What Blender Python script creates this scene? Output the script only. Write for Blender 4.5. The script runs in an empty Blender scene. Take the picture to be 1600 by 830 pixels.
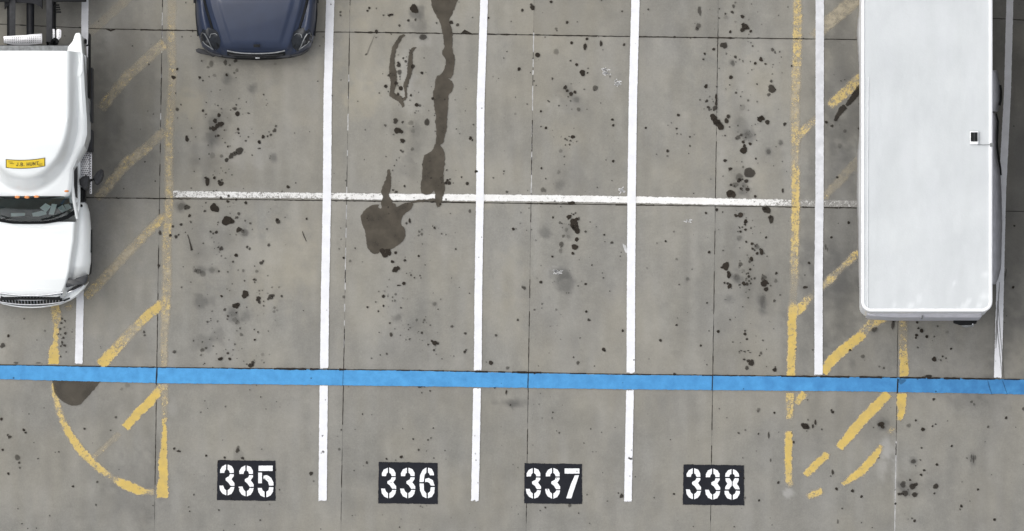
import bpy, bmesh, math, random
import numpy as np
random.seed(7); rng = np.random.default_rng(7)
sc = bpy.context.scene
R = math.radians

# ------------------------------------------------------------------ camera, sky, sun
H = 250.0            # camera height in metres
S = 82.0             # photo pixels per metre on the ground
NX, NY = 1000.0, 1200.0   # point straight under the camera
cam_d = bpy.data.cameras.new("camera"); cam = bpy.data.objects.new("camera", cam_d)
sc.collection.objects.link(cam); sc.camera = cam
cam.location = ((NX-800)/S, (415-NY)/S, H)
cam_d.sensor_width = 36; cam_d.lens = 36*H/(1600/S)
cam_d.shift_x = (800-NX)/1600; cam_d.shift_y = (NY-415)/1600
cam_d.clip_start = 10; cam_d.clip_end = 2000

world = bpy.data.worlds.new("World"); sc.world = world; world.use_nodes = True
wn = world.node_tree; wn.nodes.clear()
wo = wn.nodes.new('ShaderNodeOutputWorld'); wb = wn.nodes.new('ShaderNodeBackground')
sk = wn.nodes.new('ShaderNodeTexSky'); sk.sky_type = 'NISHITA'; sk.sun_disc = False
SUN_EL, SUN_AZ = 66.0, 285.0
sk.sun_elevation = R(SUN_EL); sk.sun_rotation = R(SUN_AZ)
sk.air_density = 1.0; sk.dust_density = 5.0; sk.ozone_density = 1.0
hs = wn.nodes.new('ShaderNodeHueSaturation'); hs.inputs['Saturation'].default_value = 0.22
wn.links.new(sk.outputs[0], hs.inputs['Color']); wn.links.new(hs.outputs[0], wb.inputs[0])
wb.inputs[1].default_value = 0.15
wn.links.new(wb.outputs[0], wo.inputs[0])
sd = bpy.data.lights.new("sun", 'SUN'); sun = bpy.data.objects.new("sun", sd); sc.collection.objects.link(sun)
sd.energy = 0.9; sd.angle = R(70); sd.color = (1.0, 0.98, 0.925)
az = R(SUN_AZ); el = R(SUN_EL)
from mathutils import Vector
sdir = Vector((math.sin(az)*math.cos(el), math.cos(az)*math.cos(el), math.sin(el)))
sun.rotation_euler = sdir.to_track_quat('Z', 'Y').to_euler()
sc.view_settings.view_transform = 'Standard'; sc.view_settings.look = 'None'
sc.view_settings.exposure = 0.12; sc.view_settings.gamma = 1
sc.render.engine = 'CYCLES'
sc.cycles.transparent_max_bounces = 64

# ------------------------------------------------------------------ helpers
col = sc.collection
def at(x, y, z=0.0):
    k = (H-z)/H
    return Vector((((NX-800)+(x-NX)*k)/S, ((415-NY)+(NY-y)*k)/S, z))
def gx(px): return (px-800)/S          # ground-plane pixel column to metres
def gy(py): return (415-py)/S
def worldloc(o):
    v = Vector((0,0,0))
    while o is not None:
        v += o.location; o = o.parent
    return v
def obj(name, verts, faces, mat, parent=None, smooth=False, attrs=None, label=None, base=None):
    me = bpy.data.meshes.new(name)
    V = np.array([tuple(v) for v in verts], dtype=float)
    if parent is not None: off = np.array(worldloc(parent)); loc = (0,0,0)
    else:
        if base is None:
            c = (V.min(0)+V.max(0))/2; base = (c[0], c[1], V[:,2].min())
        off = np.array(base); loc = base
    me.from_pydata((V-off).tolist(), [], [tuple(f) for f in faces])
    me.update()
    if smooth: me.polygons.foreach_set('use_smooth', [True]*len(me.polygons))
    if attrs:
        for k, a in attrs.items():
            at_ = me.attributes.new(k, 'FLOAT', 'POINT'); at_.data.foreach_set('value', np.asarray(a, dtype=np.float32))
    if mat is not None: me.materials.append(mat)
    o = bpy.data.objects.new(name, me); col.objects.link(o); o.location = loc
    if parent is not None: o.parent = parent
    if label: o['label'] = label
    return o
def tag(o, label=None, cat=None, group=None, kind=None):
    if label: o['label'] = label
    if cat: o['category'] = cat
    if group: o['group'] = group
    if kind: o['kind'] = kind
    return o
def thing(name, loc, label, cat, group=None):
    o = bpy.data.objects.new(name, None); col.objects.link(o); o.location = loc; o.empty_display_size = .3
    return tag(o, label, cat, group)
def grid_faces(nr, nc, close=False, flip=False):
    f = []
    for i in range(nr-1):
        for j in range(nc-1 if not close else nc):
            a = i*nc+j; b = i*nc+(j+1) % nc; c = (i+1)*nc+(j+1) % nc; d = (i+1)*nc+j
            f.append((a,d,c,b) if flip else (a,b,c,d))
    return f
def bm_obj(name, bm, mat, parent=None, smooth=False, label=None, angle=None):
    bmesh.ops.recalc_face_normals(bm, faces=bm.faces)
    vs = [v.co.copy() for v in bm.verts]; bm.verts.index_update()
    fs = [[v.index for v in f.verts] for f in bm.faces]
    bm.free()
    o = obj(name, vs, fs, mat, parent, smooth, None, label)
    if smooth and angle: o.data.set_sharp_from_angle(angle=R(angle))
    return o
def bm_box(bm, c, s, bev=0.0, seg=2, rotz=0):
    from mathutils import Matrix
    m = Matrix.Translation(Vector(c)) @ Matrix.Rotation(rotz, 4, 'Z') @ Matrix.Diagonal((s[0], s[1], s[2], 1))
    r = bmesh.ops.create_cube(bm, size=1, matrix=m)
    if bev > 0:
        es = list({e for v in r['verts'] for e in v.link_edges})
        bmesh.ops.bevel(bm, geom=es, offset=bev, segments=seg, profile=.7, affect='EDGES')
def box(name, c, s, mat, parent=None, bev=0.0, rotz=0, label=None):
    bm = bmesh.new(); bm_box(bm, c, s, bev, 2, rotz); return bm_obj(name, bm, mat, parent, bev > 0, label, 50)
def bm_prism(bm, pts, z0, z1, bev=0.0, seg=2):
    # pts world XY (outline at the top), z0/z1 numbers or per-point lists for the top
    n = len(pts); z1l = z1 if hasattr(z1, '__len__') else [z1]*n
    lo = [bm.verts.new((p[0], p[1], z0)) for p in pts]; hi = [bm.verts.new((p[0], p[1], z1l[i])) for i, p in enumerate(pts)]
    top = bm.faces.new(hi); bm.faces.new(lo[::-1])
    for i in range(n): bm.faces.new((lo[i], lo[(i+1) % n], hi[(i+1) % n], hi[i]))
    if bev > 0:
        bmesh.ops.bevel(bm, geom=list(top.edges), offset=bev, segments=seg, profile=.6, affect='EDGES')
def prism(name, pts, z0, z1, mat, parent=None, bev=0.0, label=None):
    bm = bmesh.new(); bm_prism(bm, pts, z0, z1, bev); return bm_obj(name, bm, mat, parent, bev > 0, label, 50)
def bm_tube(bm, path, r, n=8):
    rings = []
    for i, p in enumerate(path):
        p = Vector(p); a = Vector(path[max(0,i-1)]); b = Vector(path[min(len(path)-1,i+1)])
        t = (b-a).normalized(); u = t.cross(Vector((0,0,1)))
        if u.length < 1e-3: u = Vector((1,0,0))
        u.normalize(); w = t.cross(u)
        rings.append([bm.verts.new(p+(u*math.cos(k*2*math.pi/n)+w*math.sin(k*2*math.pi/n))*r) for k in range(n)])
    for i in range(len(rings)-1):
        for k in range(n): bm.faces.new((rings[i][k], rings[i][(k+1)%n], rings[i+1][(k+1)%n], rings[i+1][k]))
    bm.faces.new(rings[0]); bm.faces.new(rings[-1][::-1])
def tube(name, path, r, mat, parent=None, n=8):
    bm = bmesh.new(); bm_tube(bm, path, r, n); return bm_obj(name, bm, mat, parent, True, None, 60)
def interp(v, tab):
    xs = [t[0] for t in tab]; ys = [t[1] for t in tab]
    return float(np.interp(v, xs, ys))
def sm(t):
    t = min(1.0, max(0.0, t)); return t*t*(3-2*t)
def wheel(c, r, w, parent, rim_mat, tyre_mat):
    prof = [(r*.62,-w/2),(r*.92,-w/2),(r,-w*.36),(r,w*.36),(r*.92,w/2),(r*.62,w/2)]
    n = 28; V = []; F = []
    for k in range(n):
        a = 2*math.pi*k/n
        for (rr, xx) in prof: V.append((c[0]+xx, c[1]+rr*math.cos(a), c[2]+rr*math.sin(a)))
    m = len(prof)
    for k in range(n):
        for j in range(m): F.append((k*m+j, k*m+(j+1)%m, ((k+1)%n)*m+(j+1)%m, ((k+1)%n)*m+j))
    wo_ = obj('wheel', V, F, tyre_mat, parent, True)
    V = []; F = []
    for (rr, xx) in ((r*.61, w*.45), (r*.3, w*.2), (r*.12, w*.32), (r*.12,-w*.32), (r*.3,-w*.2), (r*.61,-w*.45)):
        for k in range(n):
            a = 2*math.pi*k/n; V.append((c[0]+xx, c[1]+rr*math.cos(a), c[2]+rr*math.sin(a)))
    F = grid_faces(6, n, True); F.append(tuple(range(2*n,3*n)))
    obj('rim', V, F, rim_mat, wo_, True)
    return wo_

# ------------------------------------------------------------------ materials
def newmat(name):
    m = bpy.data.materials.new(name); m.use_nodes = True
    nt = m.node_tree; b = nt.nodes['Principled BSDF']
    return m, nt, b
def nd(nt, t, **kw):
    n = nt.nodes.new(t)
    for k, v in kw.items(): setattr(n, k, v)
    return n
def noise(nt, scale, detail=4, rough=.55, vec=None, lo=None, hi=None, stretch=None):
    n = nd(nt, 'ShaderNodeTexNoise'); n.inputs['Scale'].default_value = scale
    n.inputs['Detail'].default_value = detail; n.inputs['Roughness'].default_value = rough
    if vec is None:
        g = nt.nodes.get('geo') or nd(nt, 'ShaderNodeNewGeometry', name='geo'); vec = g.outputs['Position']
    if stretch:
        mp = nd(nt, 'ShaderNodeMapping'); mp.inputs['Scale'].default_value = stretch
        nt.links.new(vec, mp.inputs[0]); vec = mp.outputs[0]
    nt.links.new(vec, n.inputs['Vector'])
    out = n.outputs['Fac']
    if lo is not None:
        r = nd(nt, 'ShaderNodeMapRange'); r.inputs[1].default_value = lo; r.inputs[2].default_value = hi
        nt.links.new(out, r.inputs[0]); out = r.outputs[0]
    return out
def mixc(nt, fac, a, b, mode='MIX'):
    m = nd(nt, 'ShaderNodeMix', data_type='RGBA', blend_type=mode)
    for s, i in ((fac, 0), (a, 6), (b, 7)):
        if hasattr(s, 'is_linked') or hasattr(s, 'links'): nt.links.new(s, m.inputs[i])
        elif i == 0: m.inputs[0].default_value = s
        else: m.inputs[i].default_value = (*s, 1)
    return m.outputs[2]
def mth(nt, op, a, b=None, c=None):
    m = nd(nt, 'ShaderNodeMath', operation=op)
    for i, s in enumerate((a, b, c)):
        if s is None: continue
        if hasattr(s, 'links'): nt.links.new(s, m.inputs[i])
        else: m.inputs[i].default_value = s
    return m.outputs[0]
def attr(nt, name):
    a = nd(nt, 'ShaderNodeAttribute', attribute_name=name); return a.outputs['Fac']
def bump(nt, b, h, dist=.01, st=.5):
    bp = nd(nt, 'ShaderNodeBump'); bp.inputs['Distance'].default_value = dist; bp.inputs['Strength'].default_value = st
    nt.links.new(h, bp.inputs['Height']); nt.links.new(bp.outputs[0], b.inputs['Normal'])
def simple(name, c, rough=.5, metal=0.0, coat=0.0, var=.12, vs=6.0, spec=None):
    m, nt, b = newmat(name)
    n = noise(nt, vs, 5, .6, lo=.3, hi=.7)
    d = tuple(x*(1-var) for x in c); l = tuple(min(.95, x*(1+var*.5)) for x in c)
    nt.links.new(mixc(nt, n, d, l), b.inputs['Base Color'])
    b.inputs['Roughness'].default_value = rough; b.inputs['Metallic'].default_value = metal
    b.inputs['Coat Weight'].default_value = coat; b.inputs['Coat Roughness'].default_value = .06
    if spec is not None: b.inputs['Specular IOR Level'].default_value = spec
    return m

def make_concrete(slab=True):
    m, nt, b = newmat('concrete_slab' if slab else 'concrete_apron')
    fine = noise(nt, 45, 6, .7, lo=.25, hi=.75)
    mid = noise(nt, 3.2, 6, .62, lo=.3, hi=.7)
    big = noise(nt, .6, 4, .55, lo=.3, hi=.7)
    streak = noise(nt, 1.0, 6, .65, lo=.3, hi=.7, stretch=(5.5, .45, 1))
    mid2 = noise(nt, 11, 7, .72, lo=.32, hi=.68)
    c = mixc(nt, mid, (.176,.177,.161), (.278,.276,.248))
    c = mixc(nt, mth(nt,'MULTIPLY',streak,.5), c, (.205,.200,.184))
    c = mixc(nt, mth(nt,'MULTIPLY',big,.28), c, (.262,.244,.215))
    c = mixc(nt, mth(nt,'MULTIPLY',mid2,.55), c, (.184,.178,.164))
    mid3 = noise(nt, 26, 6, .75, lo=.45, hi=.72)
    c = mixc(nt, mth(nt,'MULTIPLY',mid3,.32), c, (.34,.332,.305))
    c = mixc(nt, mth(nt,'MULTIPLY',fine,.42), c, (.160,.154,.142), 'MIX')
    gr = noise(nt, 17, 5, .7, lo=.56, hi=.70, stretch=(1.6,.7,1))
    c = mixc(nt, mth(nt,'MULTIPLY',gr,.30), c, (.115,.112,.105))
    pits = noise(nt, 130, 3, .6, lo=.60, hi=.70)
    c = mixc(nt, mth(nt,'MULTIPLY',pits,.28), c, (.40,.38,.34))
    pit2 = noise(nt, 75, 4, .7, lo=.63, hi=.70)
    c = mixc(nt, mth(nt,'MULTIPLY',pit2,.4), c, (.07,.065,.06))
    if slab:
        c = mixc(nt, attr(nt,'warm'), c, (.335,.305,.235))
        c = mixc(nt, attr(nt,'pale'), c, (.40,.395,.38))
        c = mixc(nt, attr(nt,'dirt_shade'), c, (.060,.060,.060))
        t = nd(nt, 'ShaderNodeHueSaturation')
        oi = nd(nt, 'ShaderNodeObjectInfo')
        v = nd(nt, 'ShaderNodeMapRange'); v.inputs[3].default_value = .91; v.inputs[4].default_value = 1.08
        nt.links.new(oi.outputs['Random'], v.inputs[0]); nt.links.new(v.outputs[0], t.inputs['Value'])
        nt.links.new(c, t.inputs['Color']); c = t.outputs[0]
    nt.links.new(c, b.inputs['Base Color']); b.inputs['Roughness'].default_value = .9; b.inputs['Specular IOR Level'].default_value = .2
    bump(nt, b, fine, .004, .35)
    return m
M = {}
M['slab'] = make_concrete(True); M['apron'] = make_concrete(False)

def make_paint(name, c, dirty, ghost=None, gstr=0.0, nscale=9.0, rough=.6, sharp=.07, mott=.35):
    """paint sheet; attribute cov = how much of it is left (0 gone, above 1 solid), ghost_shade = pale ghost of worn paint; on white and blue, painted-in shade"""
    m, nt, b = newmat(name)
    n1 = noise(nt, nscale, 8, .72, lo=.28, hi=.72)
    n2 = noise(nt, nscale*4, 4, .6, lo=.3, hi=.7)
    n = mth(nt,'ADD', mth(nt,'MULTIPLY',n1,.75), mth(nt,'MULTIPLY',n2,.25))
    d = mth(nt,'SUBTRACT', attr(nt,'cov'), n)
    r = nd(nt,'ShaderNodeMapRange', interpolation_type='SMOOTHSTEP'); r.inputs[1].default_value = -sharp; r.inputs[2].default_value = sharp
    nt.links.new(d, r.inputs[0]); mask = r.outputs[0]
    mo = noise(nt, 5, 6, .65, lo=.35, hi=.75)
    cc = mixc(nt, mth(nt,'MULTIPLY',mo,mott), c, dirty)
    sp = noise(nt, 60, 4, .7, lo=.60, hi=.68)
    cc = mixc(nt, mth(nt,'MULTIPLY',sp,.35), cc, tuple(x*.45 for x in dirty))
    alpha = mask
    if ghost:
        fr = nd(nt,'ShaderNodeMapRange'); fr.inputs[1].default_value = .15; fr.inputs[2].default_value = .8
        nt.links.new(attr(nt,'cov'), fr.inputs[0])
        cc = mixc(nt, fr.outputs[0], tuple(g_*.78+c_*.22 for g_, c_ in zip(ghost, c)), cc)
        cc = mixc(nt, mask, ghost, cc)
        ga = mth(nt,'MULTIPLY', mth(nt,'MULTIPLY', attr(nt,'ghost_shade'), noise(nt, 6, 7, .75, lo=.22, hi=.58)), gstr)
        alpha = mth(nt,'MAXIMUM', mask, ga)
    nt.links.new(cc, b.inputs['Base Color']); nt.links.new(alpha, b.inputs['Alpha'])
    b.inputs['Roughness'].default_value = rough; b.inputs['Specular IOR Level'].default_value = .15
    return m
M['white_paint'] = make_paint('white_line_paint', (.74,.75,.78), (.56,.56,.58), nscale=14, mott=.5)
_nt = M['white_paint'].node_tree; _b = _nt.nodes['Principled BSDF']; _l = _b.inputs['Base Color'].links[0].from_socket
_nt.links.new(mixc(_nt, mth(_nt,'MULTIPLY', attr(_nt,'ghost_shade'), noise(_nt, 5, 6, .65, lo=.1, hi=.6)), _l, (.47,.48,.51)), _b.inputs['Base Color'])  # grey mixed in as painted shade on the lines near truck and trailer
M['old_white'] = make_paint('worn_white_paint', (.76,.76,.75), (.50,.49,.47), (.40,.39,.37), .6, nscale=15, mott=.5, sharp=.10)
M['yellow'] = make_paint('worn_yellow_paint', (.55,.395,.11), (.38,.295,.125), (.43,.38,.285), .75, nscale=10, mott=.8, sharp=.15)
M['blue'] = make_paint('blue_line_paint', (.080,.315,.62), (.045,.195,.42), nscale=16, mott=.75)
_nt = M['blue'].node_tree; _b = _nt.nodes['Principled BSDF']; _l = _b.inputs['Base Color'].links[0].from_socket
_nt.links.new(mixc(_nt, mth(_nt,'MULTIPLY', attr(_nt,'ghost_shade'), noise(_nt, 4, 6, .6, lo=.2, hi=.6)), _l, (.035,.15,.36)), _b.inputs['Base Color'])  # darker blue painted in for the shade at the right end
M['plate'] = make_paint('black_stencil_ground', (.007,.008,.013), (.016,.018,.023), nscale=16, mott=.6)
M['digit'] = make_paint('white_stencil_paint', (.82,.83,.85), (.60,.61,.64), nscale=20, mott=.4)

def make_stain(name, c, ns, sharp, amp=.55, base=.12):
    m, nt, b = newmat(name)
    n1 = noise(nt, ns, 6, .65, lo=.3, hi=.7)
    n = mth(nt,'ADD', mth(nt,'MULTIPLY',n1,amp), base)
    r = nd(nt,'ShaderNodeMapRange', interpolation_type='SMOOTHSTEP'); r.inputs[1].default_value = -sharp; r.inputs[2].default_value = sharp
    nt.links.new(mth(nt,'SUBTRACT', attr(nt,'cov'), n), r.inputs[0])
    mo = noise(nt, 4, 6, .6, lo=.3, hi=.7)
    nt.links.new(mixc(nt, mo, tuple(x*1.22 for x in c), tuple(x*.66 for x in c)), b.inputs['Base Color'])
    nt.links.new(mth(nt,'MULTIPLY', r.outputs[0], attr(nt,'strength')), b.inputs['Alpha'])
    b.inputs['Roughness'].default_value = .7; b.inputs['Specular IOR Level'].default_value = .12
    return m
M['drip'] = make_stain('oil_drip', (.026,.021,.016), 22, .22, .32, .26)
M['oil'] = make_stain('oil_soaked_concrete', (.076,.066,.052), 16, .20)
M['soft'] = make_stain('faded_oil', (.075,.073,.070), 9, .55)
M['scuff'] = make_stain('white_scuff', (.6,.6,.6), 30, .2)

M['joint'] = simple('joint_sealant', (.035,.033,.03), .8, vs=9, var=.5)
M['truck_white'] = simple('truck_white_paint', (.87,.90,.905), .35, coat=.6, var=.02, vs=2)
M['roof_white'] = None
M['dark_plastic'] = simple('dark_grey_plastic', (.045,.046,.05), .6, var=.3, vs=12, spec=.2)
M['black'] = simple('black_trim', (.010,.011,.012), .6, var=.3, spec=.15)
M['frame'] = simple('black_frame_steel', (.013,.014,.018), .6, var=.4, vs=10, spec=.25)
M['rubber'] = simple('tyre_rubber', (.022,.022,.023), .8, var=.3, vs=15)
M['alloy'] = simple('alloy', (.62,.63,.65), .3, 1.0, var=.2, vs=15)
M['chrome'] = simple('chrome', (.75,.76,.78), .12, 1.0, var=.05)
M['grey_metal'] = simple('grey_deck_metal', (.22,.23,.235), .5, .3, var=.4, vs=14)
M['amber'] = simple('amber_lens', (.75,.27,.07), .25, coat=.5, var=.15, vs=30)
M['paper'] = simple('dash_paper', (.86,.93,.91), .7, var=.05, vs=8)
M['paper2'] = simple('dash_paper_grey', (.60,.68,.68), .7, var=.15, vs=8)
M['dash'] = simple('dashboard', (.045,.06,.06), .7, var=.3, vs=5)
M['sign_yellow'] = simple('sign_yellow', (.80,.58,.04), .45, var=.1, vs=9)
M['sign_ink'] = simple('sign_ink', (.06,.045,.02), .6)
M['car_blue'] = simple('navy_car_paint', (.021,.031,.062), .45, .0, coat=.22, var=.12, vs=3, spec=.35)
M['dull_trim'] = simple('dull_silver_trim', (.24,.25,.26), .4, .5, var=.2, vs=15)
M['lens'] = simple('headlamp_lens', (.018,.021,.026), .25, 0, coat=.15, var=.4, vs=25, spec=.3)
M['skirt'] = simple('pale_grey_skirt', (.50,.50,.54), .5, var=.25, vs=5)
M['rear_grey'] = simple('rear_door_grey', (.50,.50,.54), .5, var=.15, vs=6)

def make_tread():
    m, nt, b = newmat('tread_plate')
    b.inputs['Base Color'].default_value = (.72,.72,.74,1); b.inputs['Metallic'].default_value = .55; b.inputs['Roughness'].default_value = .4
    v = noise(nt, 8, 4, .6, lo=.3, hi=.7)
    nt.links.new(mixc(nt, v, (.62,.62,.65), (.80,.80,.82)), b.inputs['Base Color'])
    return m
M['tread'] = make_tread()
def make_glass():
    m = bpy.data.materials.new('tinted_glass'); m.use_nodes = True; nt = m.node_tree; nt.nodes.clear()
    o = nd(nt,'ShaderNodeOutputMaterial'); t = nd(nt,'ShaderNodeBsdfTransparent'); t.inputs[0].default_value = (.82,.90,.89,1)
    g = nd(nt,'ShaderNodeBsdfGlossy'); g.inputs['Roughness'].default_value = .03
    f = nd(nt,'ShaderNodeFresnel'); f.inputs[0].default_value = 1.5
    mx = nd(nt,'ShaderNodeMixShader'); nt.links.new(f.outputs[0], mx.inputs[0]); nt.links.new(t.outputs[0], mx.inputs[1]); nt.links.new(g.outputs[0], mx.inputs[2])
    nt.links.new(mx.outputs[0], o.inputs[0]); return m
M['glass'] = make_glass()
def make_roof():
    m, nt, b = newmat('white_roof_skin')
    n = noise(nt, .9, 5, .6, lo=.3, hi=.7); n2 = noise(nt, 7, 5, .7, lo=.35, hi=.7)
    st = noise(nt, 1, 4, .6, lo=.35, hi=.65, stretch=(3, .5, 1))
    c = mixc(nt, n, (.465,.490,.503), (.530,.556,.565)); c = mixc(nt, mth(nt,'MULTIPLY',n2,.22), c, (.47,.485,.50))
    c = mixc(nt, mth(nt,'MULTIPLY',st,.25), c, (.60,.62,.65))
    sp = noise(nt, 22, 4, .7, lo=.70, hi=.76)
    c = mixc(nt, mth(nt,'MULTIPLY',sp,.35), c, (.3,.3,.3))
    c = mixc(nt, mth(nt,'MULTIPLY',attr(nt,'patch'),1), c, (.86,.88,.90))
    nt.links.new(c, b.inputs['Base Color']); b.inputs['Roughness'].default_value = .5
    bump(nt, b, n2, .01, .15)
    return m
M['roof_white'] = make_roof()
M['rail_white'] = simple('white_rail', (.82,.83,.85), .35, var=.06, vs=7)

# ------------------------------------------------------------------ ground and slabs
g = obj('ground', [(-400,-400,-.03),(400,-400,-.03),(400,400,-.03),(-400,400,-.03)], [(0,1,2,3)], M['apron'], base=(0,0,-.03))
tag(g, kind='structure')
# joint bed: dark sealant sheet that shows in the open joints between slabs
jb = obj('joint_bed', [at(-612,-745,-.018), at(-612,1376,-.018), at(2255,1376,-.018), at(2255,-745,-.018)], [(0,1,2,3)], M['joint'], g)
VJ = [(-616,-628),(-328,-340),(-38,-50),(254,241),(547,532.5),(834.5,822),(1122.5,1110),(1411,1398),(1700,1687),(1990,1977),(2270,2258)]
def vjx(k, y): a, b = VJ[k]; return a+(b-a)*y/830
HJ = {0:[(-600,-780),(1411,-760),(2300,-750)], 1:[(-600,-505),(1411,-475),(2300,-470)],
      2:[(-600,-240),(1411,-205),(2300,-190)],
      3:[(-600,22),(0,38),(150,45),(240,47),(640,51.5),(960,57),(1340,62),(1411,63)],
      4:[(-600,300),(0,306.5),(140,309),(300,311),(640,315),(750,317),(960,320),(1340,325),(1411,326)],
      5:[(-600,560),(0,570),(240,574),(640,578.5),(960,584.5),(1360,589.3),(1600,593),(2300,602)],
      6:[(-600,830),(0,838),(1600,864),(2300,872)], 7:[(-600,1100),(2300,1140)], 8:[(-600,1380),(2300,1410)]}
HJR = {3:[(1400,27),(1554,29),(1600,32),(2300,45)], 4:[(1400,326),(1567,330),(2300,345)]}
def hjy(k, x, rightcol=False):
    t = HJR.get(k, HJ[k]) if rightcol else HJ[k]
    return interp(x, t)

# --- soft stains, with shade painted in beside the vehicles (x, y, rx, ry, strength)
SOFT = [(356,121,9,9,.3),(652,22,10,12,.3),(396,138,7,7,.35),(428,247,6,6,.4),(655,40,14,20,.22),(340,200,22,30,.18),(322,250,20,30,.12),
 (284,323,9,9,.3),(383,364,8,8,.3),(345,372,22,16,.14),(325,390,20,14,.12),(312,424,10,7,.3),(332,423,8,6,.25),(313,471,10,10,.28),(332,471,8,10,.18),
 (364,491,9,9,.3),(386,493,9,9,.28),(319,537,14,14,.24),(342,527,12,12,.2),(369,500,9,7,.2),(618,191,16,22,.12),(645,230,12,26,.13),(640,262,14,18,.14),
 (622,496,9,8,.2),(679,475,6,6,.18),(610,530,12,26,.1),(660,500,20,30,.08),(854,364,10,10,.27),(888,362,9,12,.2),(877,429,16,9,.33),(882,446,16,12,.25),
 (1155,150,14,40,.08),(1158,195,13,13,.2),(1170,212,9,9,.28),(1155,285,14,24,.2),(1166,297,12,14,.25),(1155,373,8,7,.2),(1151,433,8,8,.3),(1191,473,7,18,.28),
 (1160,320,18,20,.08),(1185,440,24,60,.09),(1139,466,7,7,.16),(1074,436,4,4,.2),(1220,223,5,5,.25),(1201,237,5,5,.3),(1145,99,5,5,.3),(901,156,6,6,.22),
 (883,140,14,16,.14),(893,160,20,20,.12),(876,291,8,8,.22),(798,630,26,8,.22),(800,632,9,6,.3),(1377,663,9,9,.3),(1420,760,30,18,.12),(1427,721,6,6,.3),
 (1414,771,8,6,.3),(1426,759,7,7,.3),(1408,757,7,6,.3),(1520,717,6,10,.3),(1510,625,30,12,.14),(1470,600,100,18,.10),(1366,515,7,6,.25),(1240,560,16,60,.05),
 (200,650,60,60,.07),(215,760,40,50,.09),(180,795,60,30,.08),(150,740,30,26,.05),(245,740,12,60,.10),(215,545,26,20,.08),(110,540,18,40,.06),(60,720,40,50,.04),
 (1300,470,60,80,.10),(1310,330,60,160,.13),(1320,130,40,120,.13),(200,130,60,120,.10),(150,250,40,160,.12),(1590,250,60,300,.10),(1330,640,80,60,.07),(1090,500,50,60,.04),
 (1270,250,36,260,.05),(1064,440,26,120,.04),(720,480,16,80,.05),(940,420,20,120,.05),(760,440,8,120,.04),(430,280,80,20,.03),(1550,500,50,90,.10),
 (330,215,16,10,.2),(338,190,12,14,.2),(290,265,26,26,.08),(322,285,20,8,.12),(900,240,16,60,.06),(640,110,8,30,.1),(650,205,10,10,.15),(1115,100,14,80,.04),
 (1440,545,60,30,.06),(1500,780,90,40,.04),(1250,780,60,30,.04),(30,560,30,26,.06),(390,760,60,10,.04),(560,640,60,20,.03),(590,745,14,30,.06),(372,715,8,10,.22),(400,95,70,9,.16)]
PALE = [(385,235,36,26,.16),(355,300,60,8,.14),(630,110,16,34,.28),(640,150,20,26,.18),(330,232,30,16,.14),(1383,700,9,16,.5),(1378,730,10,18,.28),(1399,740,4,60,.35),
 (1233,770,10,6,.5),(880,165,26,14,.16),(950,120,20,30,.1),(1165,160,36,24,.1),(870,425,16,8,.14),(390,400,36,28,.10),(340,560,50,24,.06),(690,40,24,40,.1),(1160,90,40,40,.08),
 (1150,250,30,30,.08),(560,480,30,50,.06),(1140,500,40,40,.06),(270,640,8,16,.2),(268,560,6,20,.15),(660,60,12,14,.2),(920,700,90,50,.05),(1040,110,40,80,.05),(470,200,30,200,.05)]
WARM = [(295,165,22,20,.30),(300,180,40,40,.15),(565,155,22,30,.30),(560,100,30,60,.15),(480,140,60,60,.14),(430,30,120,50,.16),(575,60,50,60,.14),(700,330,20,10,.1),
 (440,400,40,70,.16),(410,420,80,60,.12),(490,470,20,50,.14),(800,430,22,40,.16),(795,500,22,40,.12),(880,210,30,20,.16),(1130,110,60,30,.12),(1170,130,40,60,.12),
 (160,180,60,140,.12),(760,320,8,8,.2),(1090,230,60,60,.1),(860,40,90,50,.1),(590,500,20,40,.1),(1120,60,60,30,.1),(180,470,50,60,.12),(935,520,30,60,.08),(1160,280,40,30,.1),
 (900,750,80,40,.06),(590,780,60,30,.05),(200,350,40,50,.12),(720,180,20,80,.08)]
def vnoise(X, Y, scale, seed):
    r = np.random.default_rng(seed); n = 256; T = r.random((n, n))
    u = X/scale+1000; v = Y/scale+1000; i = np.floor(u).astype(int); j = np.floor(v).astype(int)
    fu = u-i; fv = v-j; fu = fu*fu*(3-2*fu); fv = fv*fv*(3-2*fv)
    a = T[i%n, j%n]; b_ = T[(i+1)%n, j%n]; c = T[i%n, (j+1)%n]; d = T[(i+1)%n, (j+1)%n]
    return (a*(1-fu)+b_*fu)*(1-fv)+(c*(1-fu)+d*fu)*fv
def field(L, X, Y, warp=1.0):
    w = (vnoise(X,Y,10,3)+.7*vnoise(X,Y,5,4)-.85)*warp*2.2
    out = np.zeros_like(X)
    for (x, y, rx, ry, s) in L:
        d = np.sqrt(((X-x)/rx)**2+((Y-y)/ry)**2)+w*.35
        t = np.clip((1.35-d)/.8, 0, 1); out = 1-(1-out)*(1-s*t*t*(3-2*t))
    return out
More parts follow.
